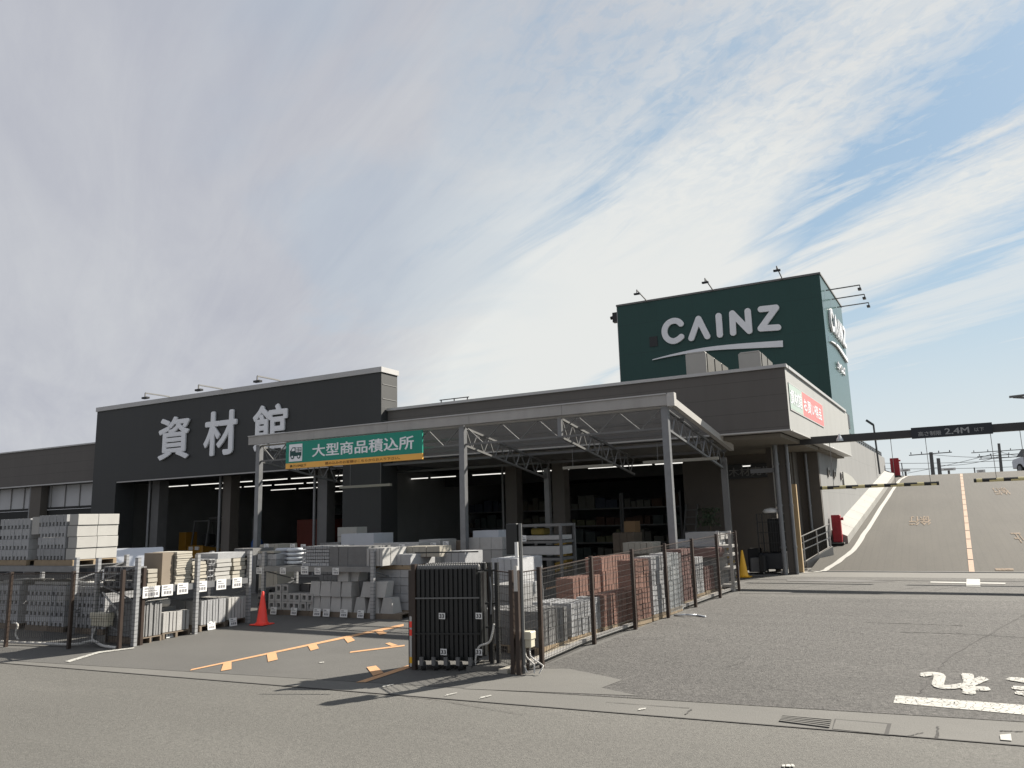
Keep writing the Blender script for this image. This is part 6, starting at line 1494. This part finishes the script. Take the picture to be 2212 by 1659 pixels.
# distant signboards
def dsign(pa, pb, yt, yb, Y, label):
    a, c = PY(pa, yb, Y), PY(pb, yt, Y); t = T('roadside_sign', ((a.x+c.x)/2, Y, 0), label, 'sign', 'distant roadside signs')
    b = MB(); b.box(a.x, Y, a.z, c.x, Y+.3, c.z); b.build('board', M['card'], t); b = MB(); b.box(a.x+.3, Y-.02, a.z+(c.z-a.z)*.35, c.x-.3, Y-.001, a.z+(c.z-a.z)*.6); b.build('print_band', M['hazy'], t)
    b = MB(); b.tube(((a.x+c.x)/2, Y+.15, 0), ((a.x+c.x)/2, Y+.15, a.z), .15, 8); b.build('post', M['hazy'], t)
dsign(2034, 2064, 1010, 1017, 130, 'distant white signboard right of the two thick poles'); dsign(1945, 1966, 1013, 1019, 130, 'distant pale signboard beside the crest red cabinet')
dsign(2110, 2128, 1014, 1021, 150, 'distant low pale signboard under the thin distant pole')
# lamp arm entering at the right picture edge
pa_, pb_ = PY(2188, 858, 60), PY(2260, 862, 60)
t = T('street_lamp', (pb_.x, 60, 4.5), 'street lamp head reaching in at the right picture edge', 'street lamp')
b = MB(); b.bar(pa_, pb_, .16, .12); b.build('lamp_arm', M['galv_dull'], t); b = MB(); b.tube((pb_.x, 60, 4.5), pb_, .08, 8); b.build('pole', M['galv_dull'], t)
b = MB(); b.bar((pa_.x-.2, 60, pa_.z+.03), (pa_.x+.9, 60, pa_.z+.08), .3, .12); b.build('lamp_head', M['galv_dull'], t)
# car at the ramp crest, cut by the picture edge
cp = RP(2196, 1040); cxx, cyy, czz = cp.x+.9, 53.4, 4.48
def car(x, y, z, label, body, fwd=-1):
    t = T('parked_car', (x, y, z), label, 'car', None)
    prof = [(-2.1, .35), (-2.12, .75), (-1.95, .95), (-1.05, 1.05), (-.45, 1.5), (1.2, 1.55), (1.75, 1.1), (2.1, 1.0), (2.12, .4)]
    bm = bmesh.new(); L = []
    for sx, k in ((-.84, 0), (.84, 1)):
        L.append([bm.verts.new((sx*(1 if pz < 1.1 else .82), py*-fwd*-1, pz)) for py, pz in prof])
    n = len(prof)
    bm.faces.new(L[0]); bm.faces.new(L[1][::-1])
    for i in range(n): bm.faces.new((L[0][i], L[0][(i+1) % n], L[1][(i+1) % n], L[1][i]))
    bmesh.ops.recalc_face_normals(bm, faces=bm.faces); bmesh.ops.triangulate(bm, faces=[f for f in bm.faces if len(f.verts) > 4])
    me = bpy.data.meshes.new('body'); bm.to_mesh(me); bm.free(); me.materials.append(M[body]); o = bpy.data.objects.new('body', me); COL.objects.link(o); o.parent = t
    md = o.modifiers.new('b', 'BEVEL'); md.width = .05; md.segments = 2
    def gp_(pts, name, m='glass'):
        b = MB(); b.v = [p for p in pts]; b.f = [tuple(range(len(pts)))]; b.m = [0]; me = bpy.data.meshes.new(name); me.from_pydata(b.v, [], b.f); me.materials.append(M[m]); q = bpy.data.objects.new(name, me); COL.objects.link(q); q.parent = t
    gp_([(-.72, -1.03, 1.085), (.72, -1.03, 1.085), (.63, -.5, 1.475), (-.63, -.5, 1.475)], 'windscreen')
    gp_([(-.62, 1.26, 1.515), (.62, 1.26, 1.515), (.7, 1.73, 1.14), (-.7, 1.73, 1.14)], 'rear_window')
    for s_ in (-1, 1): gp_([(s_*.86, -.9, 1.02), (s_*.73, -.42, 1.45), (s_*.73, 1.15, 1.48), (s_*.86, 1.55, 1.05)], 'side_window')
    for s_ in (-1, 1):
        for yy in (-1.3, 1.3):
            b = MB(); b.tube((s_*.68, yy, .32), (s_*.86, yy, .32), .32, 20); b.v = b.v; me = bpy.data.meshes.new('wheel'); me.from_pydata(b.v, [], b.f); me.materials.append(M['tyre']); q = bpy.data.objects.new('wheel', me); COL.objects.link(q); q.parent = t
            b = MB(); b.tube((s_*.80, yy, .32), (s_*.875, yy, .32), .19, 14); me = bpy.data.meshes.new('rim'); me.from_pydata(b.v, [], b.f); me.materials.append(M['galv']); r_ = bpy.data.objects.new('rim', me); COL.objects.link(r_); r_.parent = q
        b = MB(); b.box(s_*.62-.16, -2.14, .66, s_*.62+.16, -2.08, .82); me = bpy.data.meshes.new('headlight'); me.from_pydata(b.v, [], b.f); me.materials.append(M['card']); q = bpy.data.objects.new('headlight', me); COL.objects.link(q); q.parent = t
    b = MB(); b.box(-.2, -2.15, .45, .2, -2.125, .58); me = bpy.data.meshes.new('number_plate'); me.from_pydata(b.v, [], b.f); me.materials.append(M['card']); q = bpy.data.objects.new('number_plate', me); COL.objects.link(q); q.parent = t
    return t
t = car(PY(2262, 1010, 57.).x, 57., 4.5, 'pale car at the ramp crest cut by the right picture edge', 'car_silver'); t.rotation_euler = (0, 0, R(25))
xv = PY(296, 1188, 15.5).x
t = car(xv, 15.5, gz(15.5)-.02, 'pale blue car parked behind the left rack with only its roof showing', 'car_silver'); t.rotation_euler = (0, 0, R(54))
t.name = 'parked_car'
